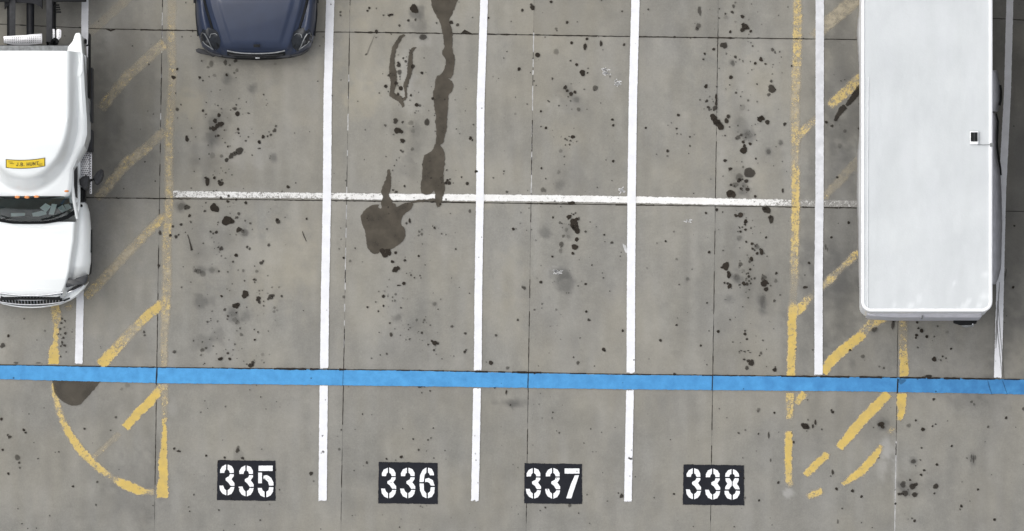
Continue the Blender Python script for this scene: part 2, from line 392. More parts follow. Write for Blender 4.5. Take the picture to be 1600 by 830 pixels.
def make_slab(ci, ri):
    rc = ci >= 7
    inframe = 1 < ci < 9 and 1 < ri < 7
    def edge(kind, k, t0, t1):   # jittered edge position along the joint
        pass
    nx_, ny_ = (74, 68) if inframe else (2, 2)
    gap_v, gap_h = (.42, .62)
    if ri+1 == 5 or ri == 5: gap_h = .5
    us = np.linspace(0, 1, nx_); vs = np.linspace(0, 1, ny_)
    X = np.zeros((ny_, nx_)); Y = np.zeros((ny_, nx_))
    for a, v in enumerate(vs):
        for b_, u in enumerate(us):
            ya = hjy(ri, 0, rc); x = 0
            xm = vjx(ci, 400)+(vjx(ci+1, 400)-vjx(ci, 400))*u
            y = hjy(ri, xm, rc)+gap_h+(hjy(ri+1, xm, rc)-hjy(ri, xm, rc)-2*gap_h)*v
            x0 = vjx(ci, y)+gap_v; x1 = vjx(ci+1, y)-gap_v
            X[a,b_] = x0+(x1-x0)*u; Y[a,b_] = y
    if inframe:   # chipped arrises
        for (row, sgn) in ((0,1),(-1,-1)):
            n = vnoise(X[row], Y[row]*0+ri*50+row*17, 5, 11)+.5*vnoise(X[row], Y[row]*0+ri*31, 2.2, 12)
            Y[row] += sgn*np.clip(n-.95, 0, 1)*2.6
        for (c_, sgn) in ((0,1),(-1,-1)):
            n = vnoise(X[:,c_]*0+ci*70+c_*13, Y[:,c_], 6, 13)
            X[:,c_] += sgn*(np.clip(n-.7, 0, 1)*2.0 - .30*(vnoise(X[:,c_]*0+ci*9, Y[:,c_], 40, 14) > .5))
    Xf, Yf = X.ravel(), Y.ravel(); n = len(Xf)
    dirt_shade = np.clip(field([(a_,b_,c_,d_,min(.5,e_*1.45)) for a_,b_,c_,d_,e_ in SOFT], Xf, Yf)+(vnoise(Xf,Yf,60,21)*.12+vnoise(Xf,Yf,24,22)*.12+vnoise(Xf*2.4,Yf*.35,26,23)*.14-.17), 0, .9)
    # tyre-polished, oily lanes down the stalls; beside truck and trailer also painted shade
    for cx__, a__ in ((330,.10),(640,.07),(885,.07),(1165,.07),(185,.16),(1312,.22),(1585,.20)):
        lane = np.exp(-((Xf-cx__+(Yf-400)*.012)/46)**2)*np.clip((610-Yf)/60,0,1)
        dirt_shade += a__*lane*np.clip(vnoise(Xf,Yf*.5,28,31+int(cx__))*1.5-.15,0,1.3)
    dirt_shade += np.clip((Xf-1000)/600, 0, 1)*.10
    # grime gathers along the joints
    ed = np.minimum(np.minimum(Xf-X.min(), X.max()-Xf), np.minimum(Yf-Y.min(), Y.max()-Yf))
    dirt_shade += np.exp(-np.clip(ed,0,99)/5)*.10*vnoise(Xf,Yf,14,29)
    warm = np.clip(field(WARM, Xf, Yf)*.8+vnoise(Xf,Yf,70,25)*.30-.08+vnoise(Xf*1.6,Yf*.6,18,27)*.12-.05+np.clip((430-Yf)/430,0,1)*.20*np.clip((1150-Xf)/500,0,1)*np.clip((Xf-180)/120,0,1), 0, .8)
    pale = np.clip(field(PALE, Xf, Yf)+vnoise(Xf*1.8,Yf*.4,26,26)*.22-.09, 0, .8)
    verts = [at(Xf[i], Yf[i], 0) for i in range(n)]
    faces = grid_faces(ny_, nx_, flip=True)
    # skirt round the edge down into the joint
    ring = [i for i in range(nx_)]+[r_*nx_+nx_-1 for r_ in range(1,ny_)]+[(ny_-1)*nx_+i for i in range(nx_-2,-1,-1)]+[r_*nx_ for r_ in range(ny_-2,0,-1)]
    b0 = len(verts)
    for i in ring: v = verts[i]; verts.append(Vector((v.x, v.y, -.02)))
    m_ = len(ring)
    for k in range(m_): faces.append((ring[k], b0+k, b0+(k+1)%m_, ring[(k+1)%m_]))
    ext = [ring]
    dirt_shade = np.concatenate([dirt_shade, np.full(m_, .6)]); warm = np.concatenate([warm, warm[ring]]); pale = np.concatenate([pale, pale[ring]*0])
    obj('slab', verts, faces, M['slab'], g, False, dict(dirt_shade=dirt_shade, warm=warm, pale=pale))
for ci in range(len(VJ)-1):
    for ri in range(8): make_slab(ci, ri)

# ------------------------------------------------------------------ painted strips
def resample(pts, step):
    # pts: (x, y, w, cov[, gho])
    out = []
    for i in range(len(pts)-1):
        a, b = np.array(pts[i], float), np.array(pts[i+1], float)
        n = max(1, int(np.hypot(*(b[:2]-a[:2]))/step))
        for k in range(n): out.append(a+(b-a)*k/n)
    out.append(np.array(pts[-1], float)); return out
def strip_data(segs, z, step=5, edge=1.3, wob=.35, endfade=True):
    V, F, C, G_ = [], [], [], []
    for pts in segs:
        pts = [tuple(p)+(0.0,) if len(p) == 4 else p for p in pts]
        P = resample(pts, step); n = len(P); b0 = len(V)
        for i, p in enumerate(P):
            a = P[max(0,i-1)][:2]; b = P[min(n-1,i+1)][:2]; t = (b-a)/max(1e-6, np.hypot(*(b-a))); nrm = np.array([-t[1], t[0]])
            w = p[2]/2; j1, j2 = random.uniform(-wob, wob), random.uniform(-wob, wob)
            cols = [(-w-edge*.5+j1, 0), (-w+edge*.6+j1, 1), (0, 1), (w-edge*.6+j2, 1), (w+edge*.5+j2, 0)]
            end = endfade and (i == 0 or i == n-1)
            for (d, e) in cols:
                q = p[:2]+nrm*d; V.append(at(q[0], q[1], z)); C.append(0 if end else p[3]*e); G_.append(0 if end else p[4]*e)
        F += [tuple(b0+x for x in f) for f in grid_faces(n, 5)]
    return V, F, C, G_
def up(V, F):
    # make every face look up
    out = []
    for f in F:
        a, b, c = V[f[0]], V[f[1]], V[f[2]]
        nz = (b.x-a.x)*(c.y-b.y)-(b.y-a.y)*(c.x-b.x)
        out.append(f if nz > 0 else tuple(reversed(f)))
    return out
def strip(name, segs, z, mat, parent=None, **kw):
    V, F, C, G_ = strip_data(segs, z, **kw)
    return obj(name, V, up(V, F), mat, parent, False, dict(cov=C, ghost_shade=G_))
Z_OLD, Z_YEL, Z_OIL, Z_WHITE, Z_BLUE, Z_JOINT = .004, .008, .013, .018, .023, .027
f_ = 1.03
lines = [
 ('white parking line partly under the semi truck', [[(133.5,-260,11,f_,.6),(133,0,11,f_,.6),(131,160,11,f_,.6),(127,340,11.5,f_,.5),(125,470,11.5,f_,.4),(123,571,12,f_,.2)]]),
 ('white stall line between the blue car and the long oil stain', [[(521,-260,13,f_),(516,0,13,f_),(512,150,13,f_),(511,300,13,f_),(508,450,13,f_),(506.5,578,13,f_)],[(505.8,600,13,f_),(504,785,13,f_)]]),
 ('white stall line just right of the long oil stain', [[(762,-260,12,f_),(756.5,0,12,f_),(751,160,12,f_),(750,300,12,f_),(747.5,450,12,f_),(746.5,581,12,f_)],[(745.5,604,12,f_),(742,785,12,f_)]]),
 ('white stall line between the numbers 337 and 338', [[(997,-260,13,f_),(993,0,13,f_),(989,150,13,f_),(987,300,13,f_),(986,450,13,f_),(985.5,585,13,f_)],[(984.5,607,12,f_),(981,786,12,f_)]]),
 ('white line right of the worn yellow line, stopping at the blue line', [[(1283,-260,13,f_,.8),(1281,0,13,f_,.75),(1280.5,300,13,f_,.7),(1279,430,13,f_,.5),(1279,588,13,f_,.15)]]),
 ('scuffed white line along the right side of the white trailer', [[(1582,-260,12,f_),(1578,0,11,f_),(1574,150,11,f_),(1566,300,12,1.2),(1563,430,12,1.05),(1561,520,12,1.0),(1559,592,12,1.4)]]),
]
for lab, segs in lines:
    o = strip('parking_line', segs, Z_WHITE, M['white_paint'], wob=.15, edge=.9)
    tag(o, lab, 'parking line', 'white lines between the parking stalls')
o = strip('cross_line', [[(268,303,11,.55,1),(330,304,11,.64,1),(420,305,10,.60,1),(505,306,10,.62,1),(560,307,11,.68,1),(640,308,11,.78,1),(750,309,11,.82,1),(860,310,11,.76,1),(985,312,11,.82,1),
    (1080,314,11,.88,1),(1170,316,11,.74,1),(1215,316.5,11,.6,1),(1236,317,10,.5,.8),(1260,317.5,11,.36,1),(1345,319,11,.36,1),(1420,320,10,.3,.8)]], Z_OLD, M['old_white'], edge=2.2, step=3)
tag(o, 'worn speckled white line running across all four stalls', 'cross line')
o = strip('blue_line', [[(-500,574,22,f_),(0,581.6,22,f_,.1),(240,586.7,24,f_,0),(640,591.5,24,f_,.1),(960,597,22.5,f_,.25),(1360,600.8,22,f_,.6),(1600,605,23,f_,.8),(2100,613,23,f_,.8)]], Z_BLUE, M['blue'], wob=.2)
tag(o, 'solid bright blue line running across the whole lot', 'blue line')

def hatch(label, parts):
    allp = [p for _, segs in parts for s in segs for p in s]
    cx = sum(p[0] for p in allp)/len(allp); cy = sum(p[1] for p in allp)/len(allp)
    t = thing('hatched_island', at(cx, cy, 0), label, 'hatched marking')
    for nm, segs in parts: strip(nm, [[(p[0], p[1], p[2], p[3] if p[3] < .5 else p[3]*.84, p[4]) for p in sg] for sg in segs], Z_YEL if nm != 'hatch_stripe' else Z_YEL-.0015, M['yellow'], t, wob=1.0, edge=3.6, step=3)
    return t
hatch('faded yellow hatched island beside the white semi truck, rounded at its lower end', [
 ('border_line', [[(269,-60,15,.15,.7),(268,0,14,.18,.6),(268,30,14,.3,.7),(267,60,14,.45,1),(268,75,14,.3,.8),(270,120,12,.33,.8),(267,160,13,.3,.7),(265,190,14,.5,1),(264,210,14,.4,.9),
     (264,246,13,.38,1),(264,330,14,.5,1),(262,345,14,.55,1),(260,380,15,.42,1),(261,440,14,.3,1),(259,475,15,.62,1),(258,500,14,.3,1),(256,530,11,.3,.9),(256,575,11,.38,.9)],
   [(257,598,12,.5,1),(257,625,11,.4,.8),(257,650,9,.35,.5),(256,660,8,.9,.8),(257.5,683,9,.95,1),(255,715,14,1.15,1),(255,745,15,1.2,1),(254,764,19,1.0,1),(254,780,19,1.05,1)]]),
 ('border_line', [[(83,440,15,.7,1),(85,468,15,.75,1),(88,494,16,.62,1),(88,512,9,.72,1),(87,537,9,.85,1),(84,546,17,.85,1),(84,571,18,1.1,1)],
   [(82.5,596,7,.8,1),(84,612,8,.75,1),(91,638,11,.62,1),(98,658,11,.75,1),(107,676,13,.9,1),(127,705,14,.85,1),(147,725,12,.8,1),(160,736,11,.85,1),(170,743,9,.45,.8),(178,747.6,9,.55,.8),(190,755,15,.95,1),(201,760,16,1.05,1),(219,767,14,.95,1),(232,769,9,.7,1),(243,769,10,.6,1)]]),
 ('hatch_stripe', [[(130,60,14,.05,.3),(188,8,14,.12,.45),(215,-15,14,.1,.5)]]),
 ('hatch_stripe', [[(156,172,15,.25,.6),(166,159,16,.42,.9),(180,142,16,.3,.8),(199,119,17,.36,1),(219,101,16,.22,.8),(240,82,16,.18,.7),(259,66,18,.45,1)]]),
 ('hatch_stripe', [[(150,312,13,.25,.7),(165,295,15,.35,1),(199,254,17,.40,1),(228,232,16,.36,1),(240,221,14,.2,.7),(259,203,16,.45,1)]]),
 ('hatch_stripe', [[(132,466,15,.45,.9),(150,448,16,.5,1),(165,432,15,.35,1),(200,395,15,.28,1),(232,362,14,.52,1),(250,344,14,.66,1),(262,334,13,.5,1)]]),
 ('hatch_stripe', [[(156,573,20,.95,1),(175,551,18,.85,1),(190,535,17,.6,1),(203,520,16,.35,1),(212,511.6,16,.55,1),(229,494,16,.85,1),(248,479,16,.85,1),(257,472,13,.7,1)]]),
 ('hatch_stripe', [[(143,718,8,.35,.8),(160,702,8,.3,.7),(178,686,8,.18,.5),(188,676,9,.25,.5)],[(194,670,13,1.0,1),(210,652,14,1.15,1),(228,634,15,1.15,1),(243,618,15,1.0,1),(252,604,13,.6,1),(256,600,12,.5,1)]]),
 ('hatch_stripe', [[(103,486,10,.45,.5),(108,478,12,.5,.6),(113,470,9,.3,.5)]]),
])
hatch('worn yellow hatched island left of and behind the white trailer', [
 ('border_line', [[(1247,-60,15,.6,1),(1246,0,15,.62,1),(1246,60,15,.66,1),(1245,95,15,.62,1),(1244,110,15,.45,1),(1243,150,14,.5,1),(1242,175,14,.36,1),(1243,215,15,.62,1),(1242,250,12,.3,.9),(1243,270,14,.7,1),(1243,330,14,.78,1),(1242,380,14,.66,1),(1241,420,13,.55,1),
     (1241,445,12,.28,.7),(1239,468,11,.2,.5),(1239,480,16,.8,1),(1238,500,15,.95,1),(1237,560,14,.92,1),(1236,590,15,.85,1)],
   [(1234,612,15,.9,1),(1234,630,13,.55,.7),(1234,645,12,.85,1),(1233,657,10,.5,.5)],[(1233,672,11,.85,1),(1232,700,13,1.05,1),(1232,730,12,.92,1),(1233,752,12,.72,1),(1238,761,11,.5,.8)]]),
 ('border_line', [[(1411,440,15,.5,1),(1411,502,14,.45,.8),(1411,520,14,.36,.6),(1411,537,14,.55,.8),(1412,560,15,.85,1),(1413,590,16,.95,1)],
   [(1409,613,16,1.1,1),(1408.5,641,14,1.0,1),(1405,659,8,.9,1)],[(1398,666,7,.5,.5),(1393,672,10,.62,.6),(1390,680,9,.3,.5)],[(1379,695,8,.8,1),(1362,719,14,1.05,1),(1343,739,14,1.0,1),(1315,758,8,.85,1)],[(1287,766,11,.85,1),(1272,772,12,.8,1),(1260,778,8,.75,1)]]),
 ('hatch_stripe', [[(1270,60,18,.15,.6),(1291,38,20,.2,1),(1320,14,22,.22,1),(1345,-8,22,.2,1),(1380,-40,20,.2,.9)]]),
 ('hatch_stripe', [[(1242,219,14,.6,1),(1252,208,14,.66,1),(1264,196,12,.45,.9),(1280,182,12,.2,.5)],[(1295,168,13,.4,.9),(1302,160,16,.72,1),(1320,145,17,.7,1),(1341,127,20,.68,1),(1370,100,18,.6,1)]]),
 ('hatch_stripe', [[(1290,314,10,.42,.6),(1292,302,11,.25,.6),(1310,285,14,.2,.55),(1330,262,14,.18,.5),(1350,243,14,.15,.5)]]),
 ('hatch_stripe', [[(1240,493,12,.8,1),(1252,480,15,.85,1),(1262,468,12,.55,.8),(1271,459,9,.3,.5)],[(1271,459,8,.3,.7),(1291,443,12,.55,1),(1298,436,13,.66,1),(1306,427,10,.4,.8),(1319,415,9,.45,1),(1330,405,13,.66,1),(1345,393,14,.75,1)]]),
 ('hatch_stripe', [[(1284,584,16,1.0,1),(1300,562,17,1.0,1),(1320,545,17,1.0,1),(1345,525,16,.95,1),(1352,515,14,.5,.8),(1362,506,16,.65,.9),(1378,496,18,.75,1),(1395,480,16,.7,1)]]),
 ('hatch_stripe', [[(1243,633,10,.7,1),(1251,622,13,.85,1),(1259,612,12,.9,1)]]),
 ('hatch_stripe', [[(1310,702,13,.95,1),(1330,677,16,1.1,1),(1350,654,16,1.1,1),(1370,634,17,1.05,1),(1389,613,18,1.0,1)],[(1257,745,10,.85,1),(1275,726,14,1.0,1),(1290,713,12,.95,1),(1294,706,9,.85,1)]]),
])

# ------------------------------------------------------------------ stencilled stall numbers
D3 = [[(5,58),(5,38),(18,15),(45,2),(45,36),(37,42),(33,58)],[(53,2),(80,13),(94,36),(94,58),(67,58),(62,43),(53,36)],
 [(67,64),(94,64),(93,78),(80,97),(98,122),(98,139),(71,139),(57,118),(40,104),(40,90),(62,78)],
 [(0,136),(26,136),(34,156),(46,166),(46,200),(20,188),(5,166)],[(53,200),(53,166),(66,156),(72,145),(98,145),(92,170),(78,190)]]
D5 = [[(5,10),(95,10),(95,44),(5,44)],[(3,52),(28,52),(28,118),(3,118)],[(36,92),(36,70),(60,68),(86,84),(100,113),(100,132),(71,132),(66,112),(52,98)],
 [(0,145),(26,145),(32,160),(44,168),(44,204),(18,192),(4,170)],[(54,204),(54,168),(67,160),(72,140),(100,140),(96,170),(82,192)]]
D6 = [[(2,96),(5,50),(22,15),(46,2),(46,36),(34,50),(29,96)],[(54,2),(80,12),(92,38),(92,53),(66,53),(62,42),(54,36)],
 [(36,96),(36,74),(60,68),(86,84),(98,119),(71,119),(64,102),(50,95)],[(2,104),(29,104),(31,150),(46,166),(46,200),(20,186),(4,150)],[(54,200),(54,166),(67,155),(71,127),(98,127),(95,165),(80,190)]]
D7 = [[(0,4),(96,4),(96,38),(0,38)],[(65,48),(94,46),(72,112),(44,196),(10,196),(40,104)]]
D8l = [[(5,52),(8,30),(25,9),(46,2),(46,34),(36,40),(33,52)],[(8,60),(34,60),(48,82),(48,108),(31,132),(2,132),(8,112),(20,97),(8,76)],[(0,140),(27,140),(33,158),(46,166),(46,198),(18,188),(3,162)]]
D8 = D8l+[[(100-x, y) for x, y in p][::-1] for p in D8l]
DIG = {'3':D3,'5':D5,'6':D6,'7':D7,'8':D8}
def soft_poly(polys, z, inset, outset, ccov=1.03, jit=0.0):
    """polygons with a ragged rim: inner outline solid, outer outline cov 0"""
    V, F, C = [], [], []
    for P in polys:
        P = [np.array(p, float) for p in P]
        a = sum(P[i][0]*P[(i+1)%len(P)][1]-P[(i+1)%len(P)][0]*P[i][1] for i in range(len(P)))
        if a < 0: P = P[::-1]
        n = len(P); inn, out = [], []
        for i in range(n):
            e1 = P[i]-P[i-1]; e2 = P[(i+1)%n]-P[i]; e1 = e1/max(1e-6,np.hypot(*e1)); e2 = e2/max(1e-6,np.hypot(*e2))
            n1 = np.array([e1[1],-e1[0]]); n2 = np.array([e2[1],-e2[0]]); m_ = n1+n2; m_ = m_/max(.6, np.dot(m_, m_)/2) if np.dot(m_,m_) > .2 else n1
            j = random.uniform(-jit, jit)
            inn.append(P[i]-m_*(inset+j)); out.append(P[i]+m_*(outset-j))
        b0 = len(V)
        V += [at(p[0],p[1],z) for p in inn]+[at(p[0],p[1],z) for p in out]; C += [ccov]*n+[0]*n
        F.append(tuple(range(b0, b0+n)))
        F += [(b0+i, b0+n+i, b0+n+(i+1)%n, b0+(i+1)%n) for i in range(n)]
    return V, up2(V, F), C
def up2(V, F):
    out = []
    for f in F:
        s = 0
        for i in range(len(f)):
            a, b = V[f[i]], V[f[(i+1)%len(f)]]; s += a.x*b.y-b.x*a.y
        out.append(f if s > 0 else tuple(reversed(f)))
    return out
def triangulate(o):
    bm = bmesh.new(); bm.from_mesh(o.data); bmesh.ops.triangulate(bm, faces=[f for f in bm.faces if len(f.verts) > 4], ngon_method='EAR_CLIP'); bm.to_mesh(o.data); bm.free()
plates = [('335',(339,430,719,782),[(342.5,725,24.5,50),(372.5,726.5,24.5,50),(402.5,725,25,52)],'painted number 335 in its stall nearest the yellow rounded island'),
 ('336',(591,683.5,722,787),[(595.2,730,24.5,49.5),(625,730,24.5,49.5),(655,730,25,49.5)],'painted number 336 between the first two white lines'),
 ('337',(819,909,724,787),[(821.5,730.5,24.5,49.5),(851.5,730.5,24.5,49.5),(882,731,24.5,49.5)],'painted number 337 between the middle white lines'),
 ('338',(1067,1162,726,789),[(1071.5,731,24.5,50),(1101.5,731.5,24.5,50),(1131.5,732.5,25,49.5)],'painted number 338 furthest right of the four')]
for num, (x0,x1,y0,y1), boxes, lab in plates:
    t = thing('stall_number', at((x0+x1)/2, (y0+y1)/2, 0), lab, 'stall number', 'white stencilled numbers on black rectangles')
    per = []
    n = 14
    c4 = [(x0+1,y0),(x1,y0+1.5),(x1+.5,y1+.5),(x0,y1-.5)]
    for k in range(4):
        a, b = c4[k], c4[(k+1)%4]
        for i in range(n): per.append((a[0]+(b[0]-a[0])*i/n, a[1]+(b[1]-a[1])*i/n))
    V, F, C = soft_poly([per], Z_OIL, .5, .8, jit=.3)
    o = obj('background', V, F, M['plate'], t, False, dict(cov=C, ghost_shade=[0]*len(C))); triangulate(o)
    for ch, (dx,dy,dw,dh) in zip(num, boxes):
        polys = [[(dx+px*dw/100, dy+py*dh/202) for px, py in p] for p in DIG[ch]]
        V, F, C = soft_poly(polys, Z_WHITE, .6, .15, jit=.08)
        o = obj('digit', V, F, M['digit'], t, False, dict(cov=C, ghost_shade=[0]*len(C))); triangulate(o)
# ------------------------------------------------------------------ oil stains
def rough(P, step=3.0, j=.7):
    out = []
    for i in range(len(P)):
        a, b = P[i], P[(i+1)%len(P)]; L = math.hypot(b[0]-a[0], b[1]-a[1]); n = max(1, int(L/step))
        for k in range(n):
            t = k/n; out.append((a[0]+(b[0]-a[0])*t+random.uniform(-j,j), a[1]+(b[1]-a[1])*t+random.uniform(-j,j)))
    return out
class Path(list):
    path = None
def thick(path):
    L, Rr = [], []
    for i, (x, y, w) in enumerate(path):
        a = path[max(0,i-1)]; b = path[min(len(path)-1,i+1)]; dx, dy = b[0]-a[0], b[1]-a[1]; l = math.hypot(dx,dy) or 1
        L.append((x-dy/l*w/2, y+dx/l*w/2)); Rr.append((x+dy/l*w/2, y-dx/l*w/2))
    q = Path(L+Rr[::-1]); q.path = path; return q
def chaikin(P):
    out = []
    for i in range(len(P)):
        a, b = P[i], P[(i+1)%len(P)]; out += [(a[0]*.75+b[0]*.25, a[1]*.75+b[1]*.25), (a[0]*.25+b[0]*.75, a[1]*.25+b[1]*.75)]
    return out
def stain(lab, polys, strength=.86, mat='oil', z=Z_OIL, inset=.6, outset=2.0, name='oil_stain', cat='oil stain', grp='large oil stains on the concrete'):
    V, F, C = soft_poly([rough(chaikin(p), 2.4, .45) for p in polys if not isinstance(p, Path)], z, inset, outset, ccov=1.0)
    for k, p in enumerate(polys):
        if isinstance(p, Path):
            big = mat == 'oil' or max(q[2] for q in p.path) > 4.5
            v2, f2, c2, _g = strip_data([[(q[0], q[1], q[2], 1.0) for q in p.path]], z+.0006*(k+1), step=1.8 if big else 1.2, edge=2.0 if big else .8, wob=.55 if big else .1)
            b0 = len(V); V += v2; F += [tuple(b0+x for x in f) for f in up(v2, f2)]; C += c2
    o = obj(name, V, F, M[mat], None, False, dict(cov=C, strength=[strength]*len(C))); triangulate(o)
    return tag(o, lab, cat, grp)
stain('long dark brown oil trail running down beside the second full white line', [[(672,-40),(673.5,0),(677,15),(683.5,26),(688,33),(692,48),(694,64),(696,74),(691,83),(697.6,92.5),(697,104),(690,117.5),(681.6,121),(679.7,139),(677,144.5),(679,160),(679,167),
 (683,184),(680,190),(682.6,196),(682.6,221),(676.8,236),(665,242.5),(661,250),(661,277),(658,285),(658.5,300),(664,304.5),(672,303),(678,296),(681,303),(681,311),(683,323),(688,322),(690,311),(694,298),(694,290),(691,275),(695,250),(693,235),(686.4,227),(692,223),(694,211.7),(697,204),(698,184.7),
 (699,159.6),(700,148),(706.7,140.7),(707.6,129),(701,125),(698,121.4),(705.7,122.4),(708.6,108),(710.5,88.6),(705.7,81),(706.7,56),(703.8,38.5),(700,33),(705.7,21),(712.4,6),(714,0),(715,-40)]])
stain('big jagged dark brown oil patch just under the worn white cross line', [[(594,320),(578.5,321.8),(565,334),(564,344),(571.8,361),(572.8,374.8),(576.6,392),(588,397),(597.8,390),(609,390),(621,382.5),(630.6,374.8),(633,366),(631.5,356.5),(624.8,351.7),(626.7,339),(632.5,333),(640,327.6),(645,320),(642,316.5),(630.6,319),(619,325.6),(617,319),(609,317),(600,318),(598,323),(596,327.6),(588,323.7)], thick([(605,322,16),(604,314,18),(603,308,9),(602,300,13),(605,291,12),(607,282,9),(607.5,273,6),(607,264,3)])], z=Z_OIL+.001)
stain('thin oil smear along the slab joint linking the trail to the big patch', [thick([(642,316.5,1.5),(650,315,3),(658,313.5,4.5),(668,313,3.5),(678,312.5,5),(688,314,6)])], .85, z=Z_OIL-.001)
stain('looping pair of narrow brown oil runs left of the long trail', [thick([(634,54.5,3),(626,58,5),(621,67,6),(616,76,7),(613,90,6.5),(612.5,104,8),(613.5,112,12),(614.5,122,11),(615,130,9),(613,140,7),(612,148,8),(618,151,8),(625,155,9),(628,161,6),(631,168,3.5)]),
  thick([(651,73.5,2),(645,77,4),(642,83,6),(641,95,6.5),(641,104,9),(640,114,7),(637,124,6),(633,133,7),(634,142,3),(635,152,3.5),(629,157,4)])], .86)
stain('half round grey brown oil stain tucked under the blue line by the semi truck', [[(81,590),(84,601),(86,614),(94,623),(104,630),(114,633.5),(124,633),(134,622),(142,613),(151,603),(156,596),(160,590)]], .72)
stain('black smear along the lower edge of a pale yellow stripe by the trailer', [thick([(1347,134,11),(1341,142,10),(1334,151,9),(1326,161,7),(1322,166,4)]), thick([(1322,166,8),(1316,170,10),(1311,177,7),(1307,184,6),(1304,190,4)])], .74, 'drip', z=Z_WHITE-.001)

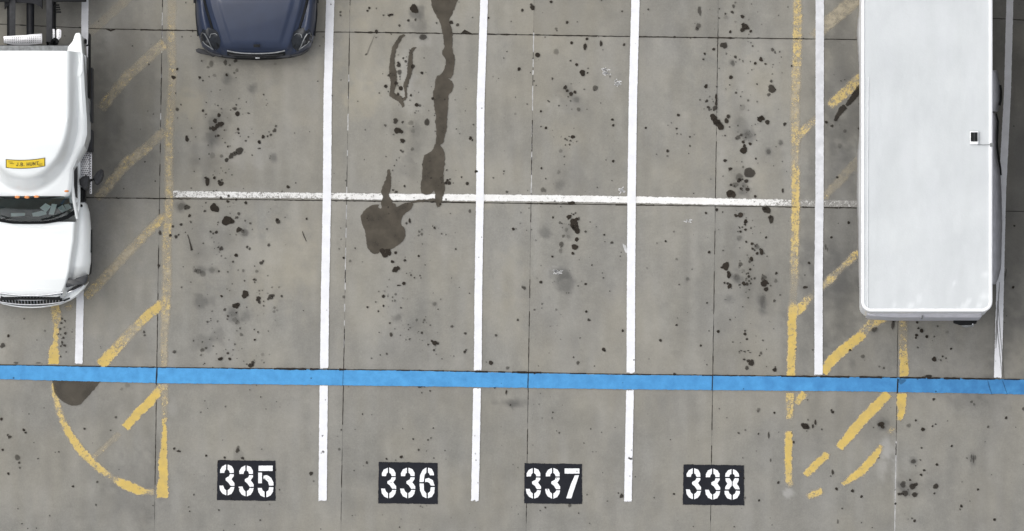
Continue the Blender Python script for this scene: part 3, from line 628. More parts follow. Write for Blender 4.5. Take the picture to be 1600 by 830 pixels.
# counted-by-nobody drips: measured spots (x, y, radius, darkness[, y-stretch])
SPOTS = """277 108 2 1;271 121 3.2 1;312 121 2 .9;317 126 1.4 .8;354 117 2 1;412 148 1.5 .8;416 156 1.2 .5;418 162 1.2 .5;367 170 3 .7;371 178 4 .95;342 180 3 1;336 189 3 .9 1.4;345 194 4.6 .95;334 201 4.4 .9;339 197 3.4 .9;328 200 2 .8;372 202 2 1;373 208 1.6 .8;
292 217 3 .95 1.6;277 171 2.8 .75;317 173 2 .9;341 212 2 .9;411 214 2.7 .95;405 222 2.7 1;423 211 2 .8;429 204 3.2 .75;431 197 1.8 .7;418 213 1.6 .9;374 236 6.2 .8;367 240 4 .78;361 244 4.2 .8;354 250 3.4 .82;406 232 1.3 .8;384 220 1.6 .8;388 214 1.4 .7;332 243 5 .32;346 244 3 .5;356 229 1.6 1;324 284 3.6 .95 1.8;321 278 2 .9;335 278 2.2 1;
345 287 4.2 .9;342 283 2 .9;450 292 2.6 .95;574 17 1.6 1;577 12.5 1.8 1;611 23 3.8 .95 .5;608 24 2.4 .9;532 19 1.8 .7;532 24 1.5 .7;603 135 2.5 .9;647 14 7 1;661 58 6.5 .7 .7;588 49 2.6 .9;624 40 2 .8;638 32 2 .9;649 31 1.8 .8;832 12 4 .95;816 16 2.3 .9;830 7 2 .8;861 3 2.2 .95;886 35 2.3 1;869 45 2.2 .6;870 48 1.4 .7;705 35 3 .95;
715 39 2.6 .8;682 36 1.5 .8;763 28 1.6 1;893 67 2.4 1;917 61 2.2 1;914 73 3 .95 1.7;939 68 2.6 .9 1.6;942 78 1.5 .5;840 86 3.9 1;869 81 4.8 .4;811 108 2.7 1;901 101 2.2 1;910 114 4.8 1;918 114 1.4 1;930 138 4.6 .65;883 137 3 .9;886 142 2.3 .9;892 147 3.2 .95;898 144 2.6 .95;863 123 1.8 .8;901 156 5 .25;904 171 3.4 .55;845 174 1.7 1;858 159 1.2 .8;
853 200 2.1 1;895 214 3.2 1;883 217 1.6 .8;891 220 1.4 .8;886 219 1.2 .8;890 226 1.6 .8;876 236 3.2 .4;873 269 3 .4;846 263 1.5 1;849 297 4.4 .55;735 216 2.7 1;738 219 1.4 .9;744 268 2.4 1;730 287 2.7 .9;699 282 2.3 .95;702 286 2.8 .95;697 286 2.6 .95;703 280 1.2 .8;721 277 1.4 .9;676 154 2.3 .95;651 164 3.1 1;656 165 2.2 .7;667 191 4 .78 1.5;
659 114 2 .95 1.2;642 149 1.8 1;618 189 4.2 .82;642 192 4.4 .4;621 204 5.4 .98;627 206 3 .95;629 220 3.8 .96;629 191 2 .8;602 196 2 .7;602 135 2.3 .9;645 205 3.4 .3;644 233 3 .5;629 237 2 .7;626 235 1.5 .8;632 291 1.8 .9;614 297 1.6 .9;619 300 3 .8 .6;957 187 2.1 1;958 196 2.1 .95;958 252 2.2 .95;787 91 1.6 .6;792 300 2.1 .7;771 278 1.3 .7;805 178 2.2 .4;
622 98 2 .85;623 102 3.4 .85;630 91 1.6 .9;624 113 4 .7;645 104 3.3 .85;634 96 2 .8;626 138 3.6 1;619 130 3 .85;622 147 2.2 .9;607 118 1.8 .8;1093 17 3 .65 2.6;1091 41 4.4 .6 1.1;1089 45 3.4 .6;1146 10 2.3 .7 1.3;1144 19 2.4 .85;1149 4 1.8 .6;1160 26 3 .95;1149 34 2 .4;1134 27 4 .3;1164 42 5.4 .95;1160 47 3.6 .92;1168 44 3 .9;1161 38 2.4 .9;1173 49 2.2 1;
1141 50 2.2 .95;1131 71 5.6 .82;1115 77 2.3 .95;1101 84 1.8 .95;1099 93 1.6 .85;1135 84 1.9 .6;1149 89 2.3 .85;1145 99 3.6 .45 1.4;1189 93 3 1 1.2;1180 99 2.2 1;1196 100 1.7 .9;1207 78 2.8 .7;1211 82 2 .7;1208 101 1.5 .6;1176 72 1.4 .8;1142 121 3 1;1103 135 2.9 1;1205 127 2.2 .75;1206 139 6.6 .82;1201 148 2.8 .7;1150 145 1.8 .8;1169 157 1.8 .7;
1183 159 1.6 .6;1160 168 5 .3;1104 158 2.4 .85;1109 151 1.6 .6;1107 168 2.4 .85;1108 172 1.6 .7;1119 152 1.8 .95 3;1119 161 2.2 .9 2;1117 169 4 .78;1115 184 5.4 1;1119 190 5.6 1;1123 195 5.2 1;1126 198 5.6 1;1113 181 3.4 1;1138 182 3.2 .9;1135 189 3.3 .96 1.3;1188 186 5 1;1191 185 3.6 1;1199 191 3.8 .92;1226 194 2.4 .9 1.3;1060 180 2.3 .95;1043 236 2.3 .95;
1043 244 1.8 .6;1078 228 1.6 .85;1078 214 1.6 .8;1057 201 1.7 .9;1009 200 1.6 1;1049 192 1.3 .6;1058 209 1.4 .7;1064 210 1.4 .6;1133 251 3.2 .92 .7;1141 264 2.9 .92;1162 235 5.4 1 1.15;1163 228 2.6 1;1172 225 2.4 1;1161 222 2.4 1;1153 215 4.4 .62;1158 211 2.2 .8;1170 211 6 .3;1164 214 6 .28;1201 237 4 .42;1220 223 3.8 .38;1133 212 1.5 .8;1171 270 9 .78;1142 303 6.6 1;1139 301 4 1;1146 305 4 1;
1155 282 3.4 .92;1166 283 3.2 .88;1168 296 3.2 .9;1158 295 2.4 .85;1142 289 2 .95;1155 277 6.5 .5;1149 289 5 .5;1164 289 5 .3;1161 261 2.2 .6;1180 307 2.2 .95;1223 298 1.8 .9 1.8;1181 248 1.7 .9;1308 277 1.8 1;1291 191 2.2 .95;1300 197 2.4 .8;975 70 2 .9;1013 15 1.7 .8;972 18 1.5 .8;1237 103 1.3 1;1054 58 2.4 .9 .6;1320 205 3 .5;1312 228 4 .35;1342 201 1.8 1;
292 324 4.6 .75;284 323 6.6 .4;296 337 2.4 .9;335 325 7.2 .97;355 345 8.4 1;363 346 3.6 1;373 359 4.2 .94;379 361 3 .6;383 364 6 .35;373 334 2.6 .7;371 340 1.8 .8;356 315 2.4 .95;345 309 2 .9;357 306 2 .9;369 312 1.7 .9;384 317 2.4 .95;338 363 2.5 .9;329 362 1.8 .85;333 365 1.6 .8;391 349 1.8 .7;383 345 1.4 .7;434 346 4.1 .8;433 343 2.4 .9;417 358 1.6 .7;420 383 2.4 .75;
479 342 1.6 1;270 354 2 .8;283 351 2.2 .85;266 368 2.2 .95;275 370 2.6 .85;279 367 1.6 .9;250 364 2.6 .8 1.3;320 330 2 .8;298 347 1.8 .7;346 388 3 .75;344 390 1.8 .8;386 386 2 .75;390 389 2 .75;369 399 2.9 1;364 409 1.7 .8;408 411 3.2 .8 .8;411 408 1.8 .8;380 423 2.6 .5;401 424 2.6 .5;342 424 1.8 .75;356 425 1.4 .7;397 437 2 .9;398 441 1.3 .7;310 424 4.6 .5;317 428 5 .42;305 423 3 .5;
331 422 5 .3;383 460 6 1;368 478 4.8 .98;372 476 3 .95;346 463 1.9 1;351 484 2.3 .75;404 466 3.4 .92;405 472 2.6 .85;402 469 2.4 .85;423 464 4.2 .78;426 462 3 .75;419 467 2.2 .8;364 491 5 .25;367 500 4.6 .38;371 504 3.6 .4;356 494 1.8 .8;355 499 1.3 .7;429 481 2.4 .5;428 487 2.4 .45;433 485 1.8 .4;440 463 1.9 .8;436 449 1.8 .55;425 449 1.6 .6;412 478 1.6 .7;377 523 3 .55;375 513 1.6 .7;
398 531 1.6 1;403 519 1.6 .8;367 538 1.6 .7;316 547 3.6 .6;322 544 2 .7;314 555 2 .6;273 550 3 .5;344 561 3.8 .98 .7;346 560 2.2 .98;359 561 2.3 1;356 552 1.8 .9;392 571 4.6 .9 .8;395 567 3 .85;410 554 3 .32;409 563 2 .3;324 503 1.8 .7;340 502 1.8 .6;370 517 1.3 .6;298 441 1.6 .55;248 415 2.2 .9;537 403 1.8 .95;547 408 2.2 .55;537 464 2.4 .6;530 389 1.5 .6;533 374 1.4 .6;
602 396 6.6 1;607 394 5 1;597 392 4 1;613 409 2.6 1;618 395 2.3 1;633 407 1.8 .75;633 402 1.2 .6;618 421 4.4 1;622 419 3 1;615 423 2.4 1;632 407 2 .7;631 443 2.8 1;623 446 3 .95 .4;608 437 1.4 .6;601 455 1.6 .5;599 463 2.6 .92;606 463 1.4 .7;574 480 1.7 .9;599 478 1.7 .8;591 486 1.3 .7;617 470 2 .6;618 460 2 .6;591 487 1.2 .7;609 505 1.6 .8;611 523 2.4 .8 1.5;617 514 1.5 .6;
640 345 1.8 .95 1.9;635 349 1.8 .85;655 362 2.2 .6;659 366 2.4 .6;654 368 1.8 .6;659 359 1.6 .6;679 356 1.9 .9;734 330 2.2 .7 1.3;802 358 2.2 1;654 400 1.8 1;894 317 4.4 1 .6;890 317 2.6 1 .6;889 339 3.8 1;895 346 4.6 1;897 351 6.6 1;899 356 5.4 1;902 361 4.6 1;900 343 3 1;901 374 3.2 1;898 386 5 .98;895 396 2.3 1;904 342 2.2 .8;896 335 1.4 .9;899 333 1.4 .8;864 340 1.7 .9;
875 348 2.4 .6;877 382 3.4 .65 1.4;876 392 2.8 .42 1.8;863 401 1.7 .95;880 369 2.6 .6;885 359 3 .4;888 370 3 .32;878 430 14 .16 .55;915 444 1.8 1;845 441 2.4 .95;819 450 3 .72;816 448 1.8 .6;847 475 1.8 .6;916 487 1.8 1;920 500 2.2 .85;835 484 1.6 .7;809 500 1.8 .85;775 524 2.4 .75 .8;943 546 2.8 .98;945 548 1.6 .9;903 567 2.8 .7;767 567 3.6 .9;793 575 2.8 .6;760 566 1.4 .6;706 510 2.2 .7;
727 521 2.2 .8;659 520 1.8 .8;679 536 4 .98;675 533 2.2 .9;684 537 2 .9;678 547 1.8 .8;726 550 2.2 .9;728 547 1.5 .8;640 530 1.7 .7;622 496 5 .25;679 475 3.2 .4;663 500 2.2 .6;651 500 2.2 .5;665 495 1.5 .5;599 478 1.7 .6;656 604 4.2 .75 .6;663 604 1.6 .7;814 332 1.6 .6;944 367 1.6 .95;956 379 2.2 .8;915 362 1.8 .8;773 606 1.6 .9;791 613 1.4 1 2.4;869 484 2 .5;860 510 1.6 .4;
1120 328 2.4 .95;1103 333 1.8 .95;1108 394 2.1 1;1040 377 1.6 1;1053 362 1.7 .6;1157 336 4.3 .95;1150 337 3.3 .98 .8;1198 328 6.4 .88;1194 326 3.6 .85;1205 343 4.2 .85 1.5;1203 339 3 .85;1165 346 3.2 1;1164 351 1.8 .95;1165 359 2 .9;1157 362 2 .9;1160 355 1.4 .8;1153 362 1.2 .7;1155 372 4.4 .35;1197 371 1.8 1;1166 378 1.8 .9;1175 381 2.4 .98;1183 386 4 .5;1180 384 2 .7;1176 389 1.8 1;1190 394 3 1 1.6;
1188 390 2 .9;1183 396 2.3 .98;1179 391 1.5 .8;1174 405 3 .95 1.3;1171 409 2 .7;1157 413 3.6 .62;1155 417 2.4 .5;1172 421 1.8 .95;1134 416 6.2 1;1128 418 2.2 .95;1139 430 3.4 1 1.4;1138 426 2.4 1;1140 447 3.3 1 1.3;1137 443 2 .9;1132 442 1.8 .9;1151 433 6 .35;1161 423 3.4 .35;1170 432 2.2 .9;1169 427 1.4 .9;1179 435 1.8 .8;1174 436 1.4 .8;1170 439 1.3 .8;1155 446 1.6 .6;1173 443 1.6 .8;1162 443 3.2 1;1167 444 2.6 .85;
1194 433 4.4 .6 .7;1194 443 5.6 1;1200 443 1.6 1;1192 437 3 .7;1197 452 3.6 .94;1213 427 2 .9;1212 439 2.6 .5 1.5;1191 470 4 .32 2.4;1139 466 5 .2;1210 470 2.3 .7;1219 461 1.5 .7;1264 411 2.1 1;1258 449 4.4 .92 .45;1057 405 2 .55;1074 436 3 .42;1011 419 2 .4;973 517 1.9 1;1057 508 1.8 1;1032 532 2.3 .9;1095 540 1.8 .9;1122 518 2.4 1;1164 522 2.3 1;1164 517 1.4 .9;1167 530 1.8 .95;1192 532 1.5 .7;
1189 552 2.2 .7;1174 567 5 .9;1169 564 2.6 .9;1167 575 3.2 .75;1163 562 1.6 .9;1210 578 2.9 .92;1158 548 2 .9 .4;1163 549 2 .8 .4;1169 548 2 .9 .4;1172 551 2 .8 .4;1054 585 2.4 .9;1326 348 2.2 1;1299 371 1.8 .95;1348 557 3.4 .55;1328 547 1.8 .95;1290 386 1.4 .6 4;1293 390 1.2 .5 3;13 525 2.2 1;4 540 4.2 .75;2 655 2.3 1;15 683 2.8 .8;12 680 1.8 .8;37 672 2.2 1;40 676 1.8 .9;27 715 4.8 .62;
4 703 1.8 1;30 723 2 .8;31 731 1.7 .7;13 740 1.9 .95;114 760 1.9 .9;152 753 1.8 .75;150 789 1.7 .7;28 795 1.5 .6;132 670 1.8 .9;181 652 2 .7;279 705 4 .9 .4;272 701 1.8 .9;272 550 3 .55;225 519 2.2 .75;226 524 1.8 .7;199 602 4 .3;190 608 2.4 .4;97 498 1.6 .85;101 501 1.6 .85;96 505 1.8 .85;94 514 1.6 .85;102 521 2 .85;99 528 1.8 .85;97 535 1.8 .85;101 540 2.2 .85;95 541 1.6 .85;91 522 1.3 .8;70 517 2 .55;25 567 4 .6 .5;60 567 4 .5 .4;
1459 562 3.2 1;1258 666 5.2 1;1262 668 3 .9;1254 664 3 .95;1274 660 1.8 .9 2.2;1270 666 1.7 .9 1.8;1301 644 2.4 1;1299 641 1.6 .9;1210 645 1.7 1;1211 578 3 .75;1377 663 4.4 .98;1379 667 3 .9;1373 664 2.4 .8;1185 641 3.6 .5;1459 624 2.2 .9;1518 628 2.4 .6;1522 632 2 .5;1572 653 2.2 .9;1599 639 2.6 .7;1544 667 1.8 .75;1442 671 3.1 1;1420 665 3.6 .5;1431 657 1.5 1;1457 666 1.5 .9;1462 663 1.3 .8;
1487 697 1.7 .95;1440 700 1.7 .8;1427 721 3.8 .65;1464 726 2.2 .95;1444 735 2 .9;1439 742 1.9 .95;1422 750 1.8 .9;1411 757 5 .65;1426 760 5.2 .82;1431 757 3 .8;1462 760 4.4 .85;1414 771 5 .72;1429 773 4.2 .85;1407 772 2.4 .8;1460 771 1.6 .9;1404 772 2 .8;1307 764 2.2 1;1332 767 2.6 .9;1346 776 2.2 .9;1216 754 2 .9;1186 782 1.6 1;1528 765 1.7 1;1502 791 2.3 .95;1500 796 1.4 .7;1554 812 2.2 1;1309 815 1.7 .6 2.2;
1301 738 1.8 .85 2.4;1298 744 1.3 .7;1429 814 2.3 .9;1425 810 1.6 .7;1399 787 1.7 .9;1518 714 1.4 .6 3;1521 718 1.4 .65 4;1524 715 1.4 .55 3;1517 720 1.3 .5 2;1201 680 1.2 .8 4;1240 691 2 .85;1185 678 1.3 .9;1204 719 1.2 .7 2;1284 671 1.4 .7;1451 588 6 .85 .4;1444 589 4 .7 .4;1433 504 1.9 1;1440 517 3.2 1;1435 513 1.8 .9;1432 524 2.4 1;1431 528 1.8 .9;1448 526 2.4 1;1460 526 1.4 .7;1460 561 3.4 .98;1473 557 1.6 .9;1470 563 1.5 .7;
1478 560 1.5 .8;1486 545 1.7 1;1434 543 1.7 .7;1395 508 2.8 .75 2.4;1397 502 2.4 .7;1366 515 4.6 .6;1374 573 1.8 .6;1381 575 1.8 .7;1465 510 1.6 .7;1480 519 2.6 .35;1583 449 2.1 1;1585 353 1.7 .8;505 706 2 .7;504 681 1.2 .7;986 717 1.8 .85;983 716 1.6 .8;984 744 1.4 .5;742 681 1.2 .5;743 709 1.4 .5;486 740 2.9 .85 1.2;490 752 1.7 .6;371 704 3.4 .8;372 699 2.6 .6;379 716 2.6 .85;351 715 1.9 .9;322 712 1.8 .95;409 702 1.4 .6;
627 714 2.5 .98;604 717 1.7 .95;573 723 2 .8;654 703 1.8 .8;678 716 1.4 .7;530 702 2.4 .6;657 791 1.6 .6;971 775 3.3 .85;890 790 3 .6;1053 772 1.7 .9;852 793 1.5 .85;926 706 1.5 .5;502 708 1.2 .6;303 773 1.4 .8;342 797 1.4 .8;421 788 1.4 .5;1164 778 2 .6;1220 594 3 .4;330 143 1.6 .5;335 118 3 .4;330 100 4 .5 1.4;325 105 2.4 .5;352 98 3 .65 1.3;368 95 3 .75;359 102 2 .6;370 110 3 .5;366 114 2 .6;430 100 2.4 .35;404 50 1.5 .5"""
def drip_mesh(spots, ns=14):
    V, F, C, Sx = [], [], [], []
    for k, s in enumerate(spots):
        x, y, r, d = s[:4]; st = s[4] if len(s) > 4 else 1.0
        z = Z_WHITE+.0012+(k % 97)*.00002+(k//97)*.0002
        rot = random.uniform(-.15,.15); b0 = len(V)
        n = ns if r > 1.6 else 9
        ph = [random.uniform(0,6.28) for _ in range(3)]; am = random.uniform(.04,.16)
        soft = d < .5
        rings = ((.5,1.0),(1.35,0.0)) if soft else ((max(.3,1-1.0/r),1.0),(1+1.0/r,0.0))
        V.append(at(x,y,z)); C.append(1.0); Sx.append(d)
        for (f, c) in rings:
            for i in range(n):
                a = 2*math.pi*i/n
                q = r*f*(1+am*math.sin(a*2+ph[0])+am*.8*math.sin(a*3+ph[1])+am*.6*math.sin(a*5+ph[2]))
                V.append(at(x+q*math.cos(a+rot), y+q*math.sin(a+rot)*st, z)); C.append(c); Sx.append(d)
        for i in range(n):
            j = (i+1)%n; F.append((b0, b0+1+i, b0+1+j)); F.append((b0+1+i, b0+1+n+i, b0+1+n+j, b0+1+j))
    return V, up2(V, F), C, Sx
spots = []
for row in SPOTS.replace('\n', '').split(';'):
    q = [float(t) for t in row.split()]
    if len(q) >= 4: q[2] *= .92; q[3] = q[3]**1.55; spots.append(q)
tiny = []
for (cx_, sx_, n_) in ((350,50,150),(640,45,120),(885,45,100),(1165,45,140),(1430,40,25)):
    for _ in range(n_):
        tiny.append((random.gauss(cx_, sx_), random.uniform(-20, 600) if random.random() < .85 else random.uniform(600, 840), random.choice((.5,.7,.8,.9,1.1,1.3)), random.uniform(.2,.8)))
for _ in range(420): tiny.append((random.uniform(-20,1620), random.uniform(-20,850), random.choice((.45,.6,.7,.9,1.1)), random.uniform(.25,.8)))
def clusters(x, y, n, s, a=.8):
    for _ in range(int(n*.75)): tiny.append((random.gauss(x,s), random.gauss(y,s*1.3), random.uniform(.4,1.3), random.uniform(.25,.85)*a))
for c in ((350,190,18,16),(375,215,12,10),(340,280,16,12),(355,350,16,14),(345,400,12,20),(410,465,14,12),(625,120,18,12),(650,160,10,12),(620,230,10,16),(615,460,18,14),(620,520,16,14),
          (890,145,14,10),(890,215,10,8),(890,350,14,10),(880,445,14,12,.6),(1110,165,14,8),(1165,215,14,12),(1160,290,20,12),(1165,355,14,8),(1175,390,14,10),(1160,430,24,12),(1195,445,10,8),(1425,760,18,14),
          (1205,90,10,10),(1150,90,12,12),(700,285,10,8),(100,520,20,9),(870,520,10,20),(390,560,14,14),(335,545,12,14),(665,530,12,14)): clusters(*c)
V, F, C, Sx = drip_mesh(spots+tiny)
o = obj('oil_drips', V, F, M['drip'], None, False, dict(cov=C, strength=Sx), base=(0,0,Z_WHITE))
tag(o, 'countless dark oil drips spattered over the concrete stalls', 'oil drips', None, 'stuff')
# scratches
for lab, pts in (('short dark scratch left of the oil spots in the lowest left stall area', [(293,366,1.2),(296,376,1.6),(298,384,2.2),(300,392,4)]),
                 ('thin straight dark scratch near the first stall line', [(472,361,.8),(475,369,1.6),(479,378,.9)]),
                 ('thin grey rubber scrape starting at the upper slab joint', [(585,56,1.2),(579,70,2),(573,86,2.6)])):
    stain(lab, [thick(pts)], .8 if 'grey' not in lab else .3, 'drip', Z_WHITE, .1, .5, 'scratch_mark', 'scratch', 'dark scratches on the concrete')
# white scuffs (fine paint flecks)
for lab, pts, n_ in (('white hatched scuff mark in the third stall near the top', (947,112,5,5), 22), ('small white scuff mark beside the larger hatched one', (966,129,5,4), 14),
                    ('white paint scuff in the middle of the third stall', (871,425.5,7,2.6), 16), ('white speck mark just above the cross line by the third white line', (971,298,3.5,4.5), 12),
                    ('small white scrape in the fourth stall under the cross line', (1075,345,5,2), 8)):
    polys = []
    for _ in range(n_):
        x = pts[0]+random.uniform(-1,1)*pts[2]; y = pts[1]+random.uniform(-1,1)*pts[3]; a = random.choice((.5,-.9,.2))+random.uniform(-.2,.2); l = random.uniform(1.2,3)
        polys.append(thick([(x-l*math.cos(a), y-l*math.sin(a), .9), (x+l*math.cos(a), y+l*math.sin(a), .9)]))
    V, F, C = soft_poly(polys, Z_OIL, .1, .5)
    o = obj('white_scuff', V, F, M['scuff'], None, False, dict(cov=C, strength=[.85]*len(C))); triangulate(o); tag(o, lab, 'scuff mark', 'white scuffs on the concrete')
V, F, C = soft_poly([[(973,381),(978,384),(980,390),(980,396),(977,394),(974,386)]], Z_OIL, .2, .5)
o = obj('white_scuff', V, F, M['scuff'], None, False, dict(cov=C, strength=[.85]*len(C))); triangulate(o); tag(o, 'white paint blot touching the left edge of the third white line', 'scuff mark', 'white scuffs on the concrete')
# black tyre scuffs across the scuffed white line right of the trailer
stain('dark tyre scuffs on the white line at the trailer corner', [thick([(1562,440,1),(1559,480,2),(1557,520,3),(1556,545,1)]), thick([(1557,500,1),(1561,540,1.6),(1566,590,1)]), thick([(1559,470,1),(1563,520,1.4),(1569,592,1)]),
   thick([(1569,440,1),(1571,430,2),(1573,420,1)])], .45, 'drip', Z_WHITE+.004, .1, .7, 'tyre_scuff', 'tyre marks', None)
stain('dark tyre marks crossing the blue line at its right end', [thick([(1543,594,.8),(1546,605,1.6),(1550,617,.8)]), thick([(1566,594,.8),(1570,605,1.2),(1574,617,.8)])], .35, 'drip', Z_BLUE+.003, .1, .7, 'tyre_scuff', 'tyre marks', None)['kind'] = 'stuff'
# sealant over the paint where the joint shows through, and the ragged joint along the blue line
def crack(segs, z=Z_JOINT, s=.9, mat='drip'):
    polys = []
    for pts in segs: polys.append(thick(pts))
    if not polys: return None
    V, F, C = soft_poly(polys, z, .05, .45)
    o = obj('joint_crack', V, F, M[mat], g, False, dict(cov=C, strength=[s]*len(C))); triangulate(o); return o
crack([[(245.3,574,1.4),(244.8,586,2.2),(243.8,600,1.4)]], s=.8)
crack([[(536.5,579,.5),(536,590,.6),(535.5,603,.4)]], s=.4)
crack([[(825.4,583,1),(825,596,1.2),(824.8,606,1)]], s=.8)
crack([[(1113.5,588,1),(1113,600,1.2),(1112.6,610,1)]], s=.8)
crack([[(1403,592,1.6),(1402.4,604,1.8),(1402,614,1.4)]], s=.85)
crack([[(1404,593,6),(1408,597,8),(1415,594,3)]], s=.28)
hz = []
x = -10
while x < 1610:
    L = random.uniform(12, 60); wd = random.choice((.5,.9,1.3,2.2,2.8)) if x > 200 else random.choice((.4,.7,1.4))
    pts = []; xx = x
    while xx <= x+L: pts.append((xx, interp(xx, HJ[5])+.2+random.uniform(-.25,.35), wd*random.uniform(.6,1.2))); xx += 5
    if len(pts) > 1: hz.append(pts)
    x += L+random.choice((1,2,8,14))
crack(hz, s=.9)
for k, (a, b) in ((3,(128,1345)), (4,(130,1345))):
    hz = []; x = a
    while x < b:
        L = random.uniform(20, 90); pts = []; xx = x
        wd = random.choice((.3,.5,.8,1.3))
        while xx <= x+L: pts.append((xx, interp(xx, HJ[k])+random.uniform(-.3,.3), wd*random.uniform(.5,1.4)*(1.8 if random.random() < .06 else 1))); xx += 5
        if len(pts) > 1: hz.append(pts)
        x += L+random.choice((2,6,20))
    crack(hz, z=Z_OIL-.003, s=.85)
crack([[(721,52,1),(726,49,5),(731,51,3),(737,53,1)], [(165,45,1),(173,48,2.4),(180,46,1)]], z=Z_OIL-.002, s=.85)
# pale broken sealant in the joint between the first two stalls and beyond
for vj, ya, yb, prob in ((4,60,565,.42),(5,33,300,.4),(7,690,830,.9),(3,20,230,.2),(6,60,160,.3)):
    segs = []; y = ya
    while y < yb:
        L = random.uniform(5, 24)
        if random.random() < prob: segs.append([(vjx(vj,yy)+random.uniform(-.25,.25), yy, random.uniform(.5,1.5)) for yy in np.linspace(y, y+L, 5)])
        y += L
    crack(segs, z=.003, s=.65, mat='scuff')
for vj, ya, yb, prob in ((3,0,830,.6),(4,0,830,.25),(5,40,830,.35),(6,60,830,.4),(7,620,700,.3)):
    segs = []; y = ya
    while y < yb:
        L = random.uniform(8, 40)
        if random.random() < prob: segs.append([(vjx(vj,yy)+random.uniform(-.2,.2), yy, random.uniform(.3,1.1)) for yy in np.linspace(y, y+L, 6)])
        y += L
    crack(segs, z=.0036, s=.85)

# ------------------------------------------------------------------ white semi truck
TU = 52.0                       # centre column of the truck in ground pixels
TX = gx(TU)
SEMI = thing('semi_truck', (TX, gy(200), 0), 'white conventional semi truck with sleeper cab, partly cut by the left edge', 'semi truck')
def tp(u, v, z): return Vector((TX+u/S, gy(v), z))       # u px right of the centre line, v ground pixel row
def mp_(x, y, z):                                       # photo pixel on the truck at height z -> (u, v)
    p = at(x, y, z); return ((p.x-TX)*S, 415-p.y*S)
def surf(name, vs, half, zf, mat, parent, nu=41, wall=None, front=None, uv_s=None, pt=tp, smooth=True, ang=40):
    rows = []
    for v in vs:
        hw = half(v); row = []
        if wall is not None: row.append(pt(-hw*1.0, v, wall))
        for j in range(nu):
            s = -1+2*j/(nu-1); u = s*hw
            vv = v+(front(u, v) if front else 0)
            row.append(pt(u, vv, zf(u, v, hw)))
        if wall is not None: row.append(pt(hw*1.0, v, wall))
        rows.append(row)
    n = len(rows[0]); V = [p for r in rows for p in r]; F = grid_faces(len(rows), n)
    if wall is not None:      # close both ends
        for (r0, fl) in ((0, 1), (len(rows)-1, 0)):
            b = len(V); rr = rows[r0]
            for p in rr: V.append(Vector((p.x, p.y, wall)))
            for j in range(n-1):
                f = (r0*n+j, r0*n+j+1, b+j+1, b+j); F.append(f if fl else f[::-1])
    F = F[:]
    o = obj(name, V, F, mat, parent, smooth)
    bm = bmesh.new(); bm.from_mesh(o.data); bmesh.ops.remove_doubles(bm, verts=bm.verts, dist=1e-4); bmesh.ops.recalc_face_normals(bm, faces=bm.faces); bm.to_mesh(o.data); bm.free()
    if smooth:
        o.data.polygons.foreach_set('use_smooth', [True]*len(o.data.polygons)); o.data.set_sharp_from_angle(angle=R(ang))
    return o
Bt = [(97,88),(99,90),(150,92),(200,95),(222,95),(240,90),(258,80),(275,72),(306,69),(314,66),(318,60)]
At = [(97,78),(195,76),(225,71),(248,65.5),(266,56),(281.5,44),(293,33),(303,19),(308,2),(320,.5)]
def cab_z(u, v, hw):
    zd = interp(v, [(97,3.92),(190,3.9),(215,3.86),(240,3.76),(265,3.6),(290,3.38),(320,3.1)])
    zs = interp(v, [(97,3.62),(150,3.55),(200,3.42),(240,3.22),(280,2.95),(300,2.82),(318,2.68)])
    a = interp(v, At); au = abs(u)
    vf = interp(au, [(0,308),(19,303),(33,293),(44,281.5),(56,266),(65.5,248),(71,225),(76,190)])
    rr = math.sqrt((au/80)**2+(max(0,v-190)/116)**2); d = (1-rr)*78
    t = sm((d+4)/17)
    z = zs+(zd-zs)*t
    # raised outer lip and a shallow channel behind it
    if d < 0:
        z += .03*sm(-d/9) - .05*sm((au-(hw-5))/5)
    z -= .10*(au/80)**2
    z -= .03*sm((v-312)/6)
    return z
surf('cab_shell', list(np.arange(97, 319, 3)), lambda v: interp(v, Bt), cab_z, M['truck_white'], SEMI, 75, wall=1.5)
# side panels of the sleeper below the shell
for sgn in (1, -1):
    bm = bmesh.new()
    bm_box(bm, tp(sgn*86, 165, 1.5), (10/S, 135/S, 2.2), .03); bm_obj('sleeper_side', bm, M['truck_white'], SEMI, True, None, 50)
    pts = [mp_(x, y, 3.3) for x, y in ((103,84),(109,76),(114,66),(117,56),(119,52.5),(125,52),(127.5,56),(128,70),(129.5,90),(130.5,112),(126,122),(115,118),(108,100))]
    P = [tp(sgn*u, v, 0) for u, v in pts]
    prism('side_extender', [(p.x, p.y) for p in (P if sgn > 0 else P[::-1])], 1.2, [3.5-.0*i for i in range(len(P))], M['truck_white'], SEMI, .03)
    # black rubber edge strips along the sleeper
    box('edge_strip', tp(sgn*94.5, 112, 1.9), (2.6/S, 100/S, .5), M['black'], SEMI, .01)
    box('edge_strip', tp(sgn*96.5, 155, 1.4), (3.4/S, 84/S, .6), M['dark_plastic'], SEMI, .01)
    box('chassis_fairing', tp(sgn*90, 224, .85), (13/S, 34/S, .7), M['dark_plastic'], SEMI, .03)
    box('extender_hinge', tp(sgn*90, 76, 2.4), (4/S, 6/S, .2), M['black'], SEMI, .01)
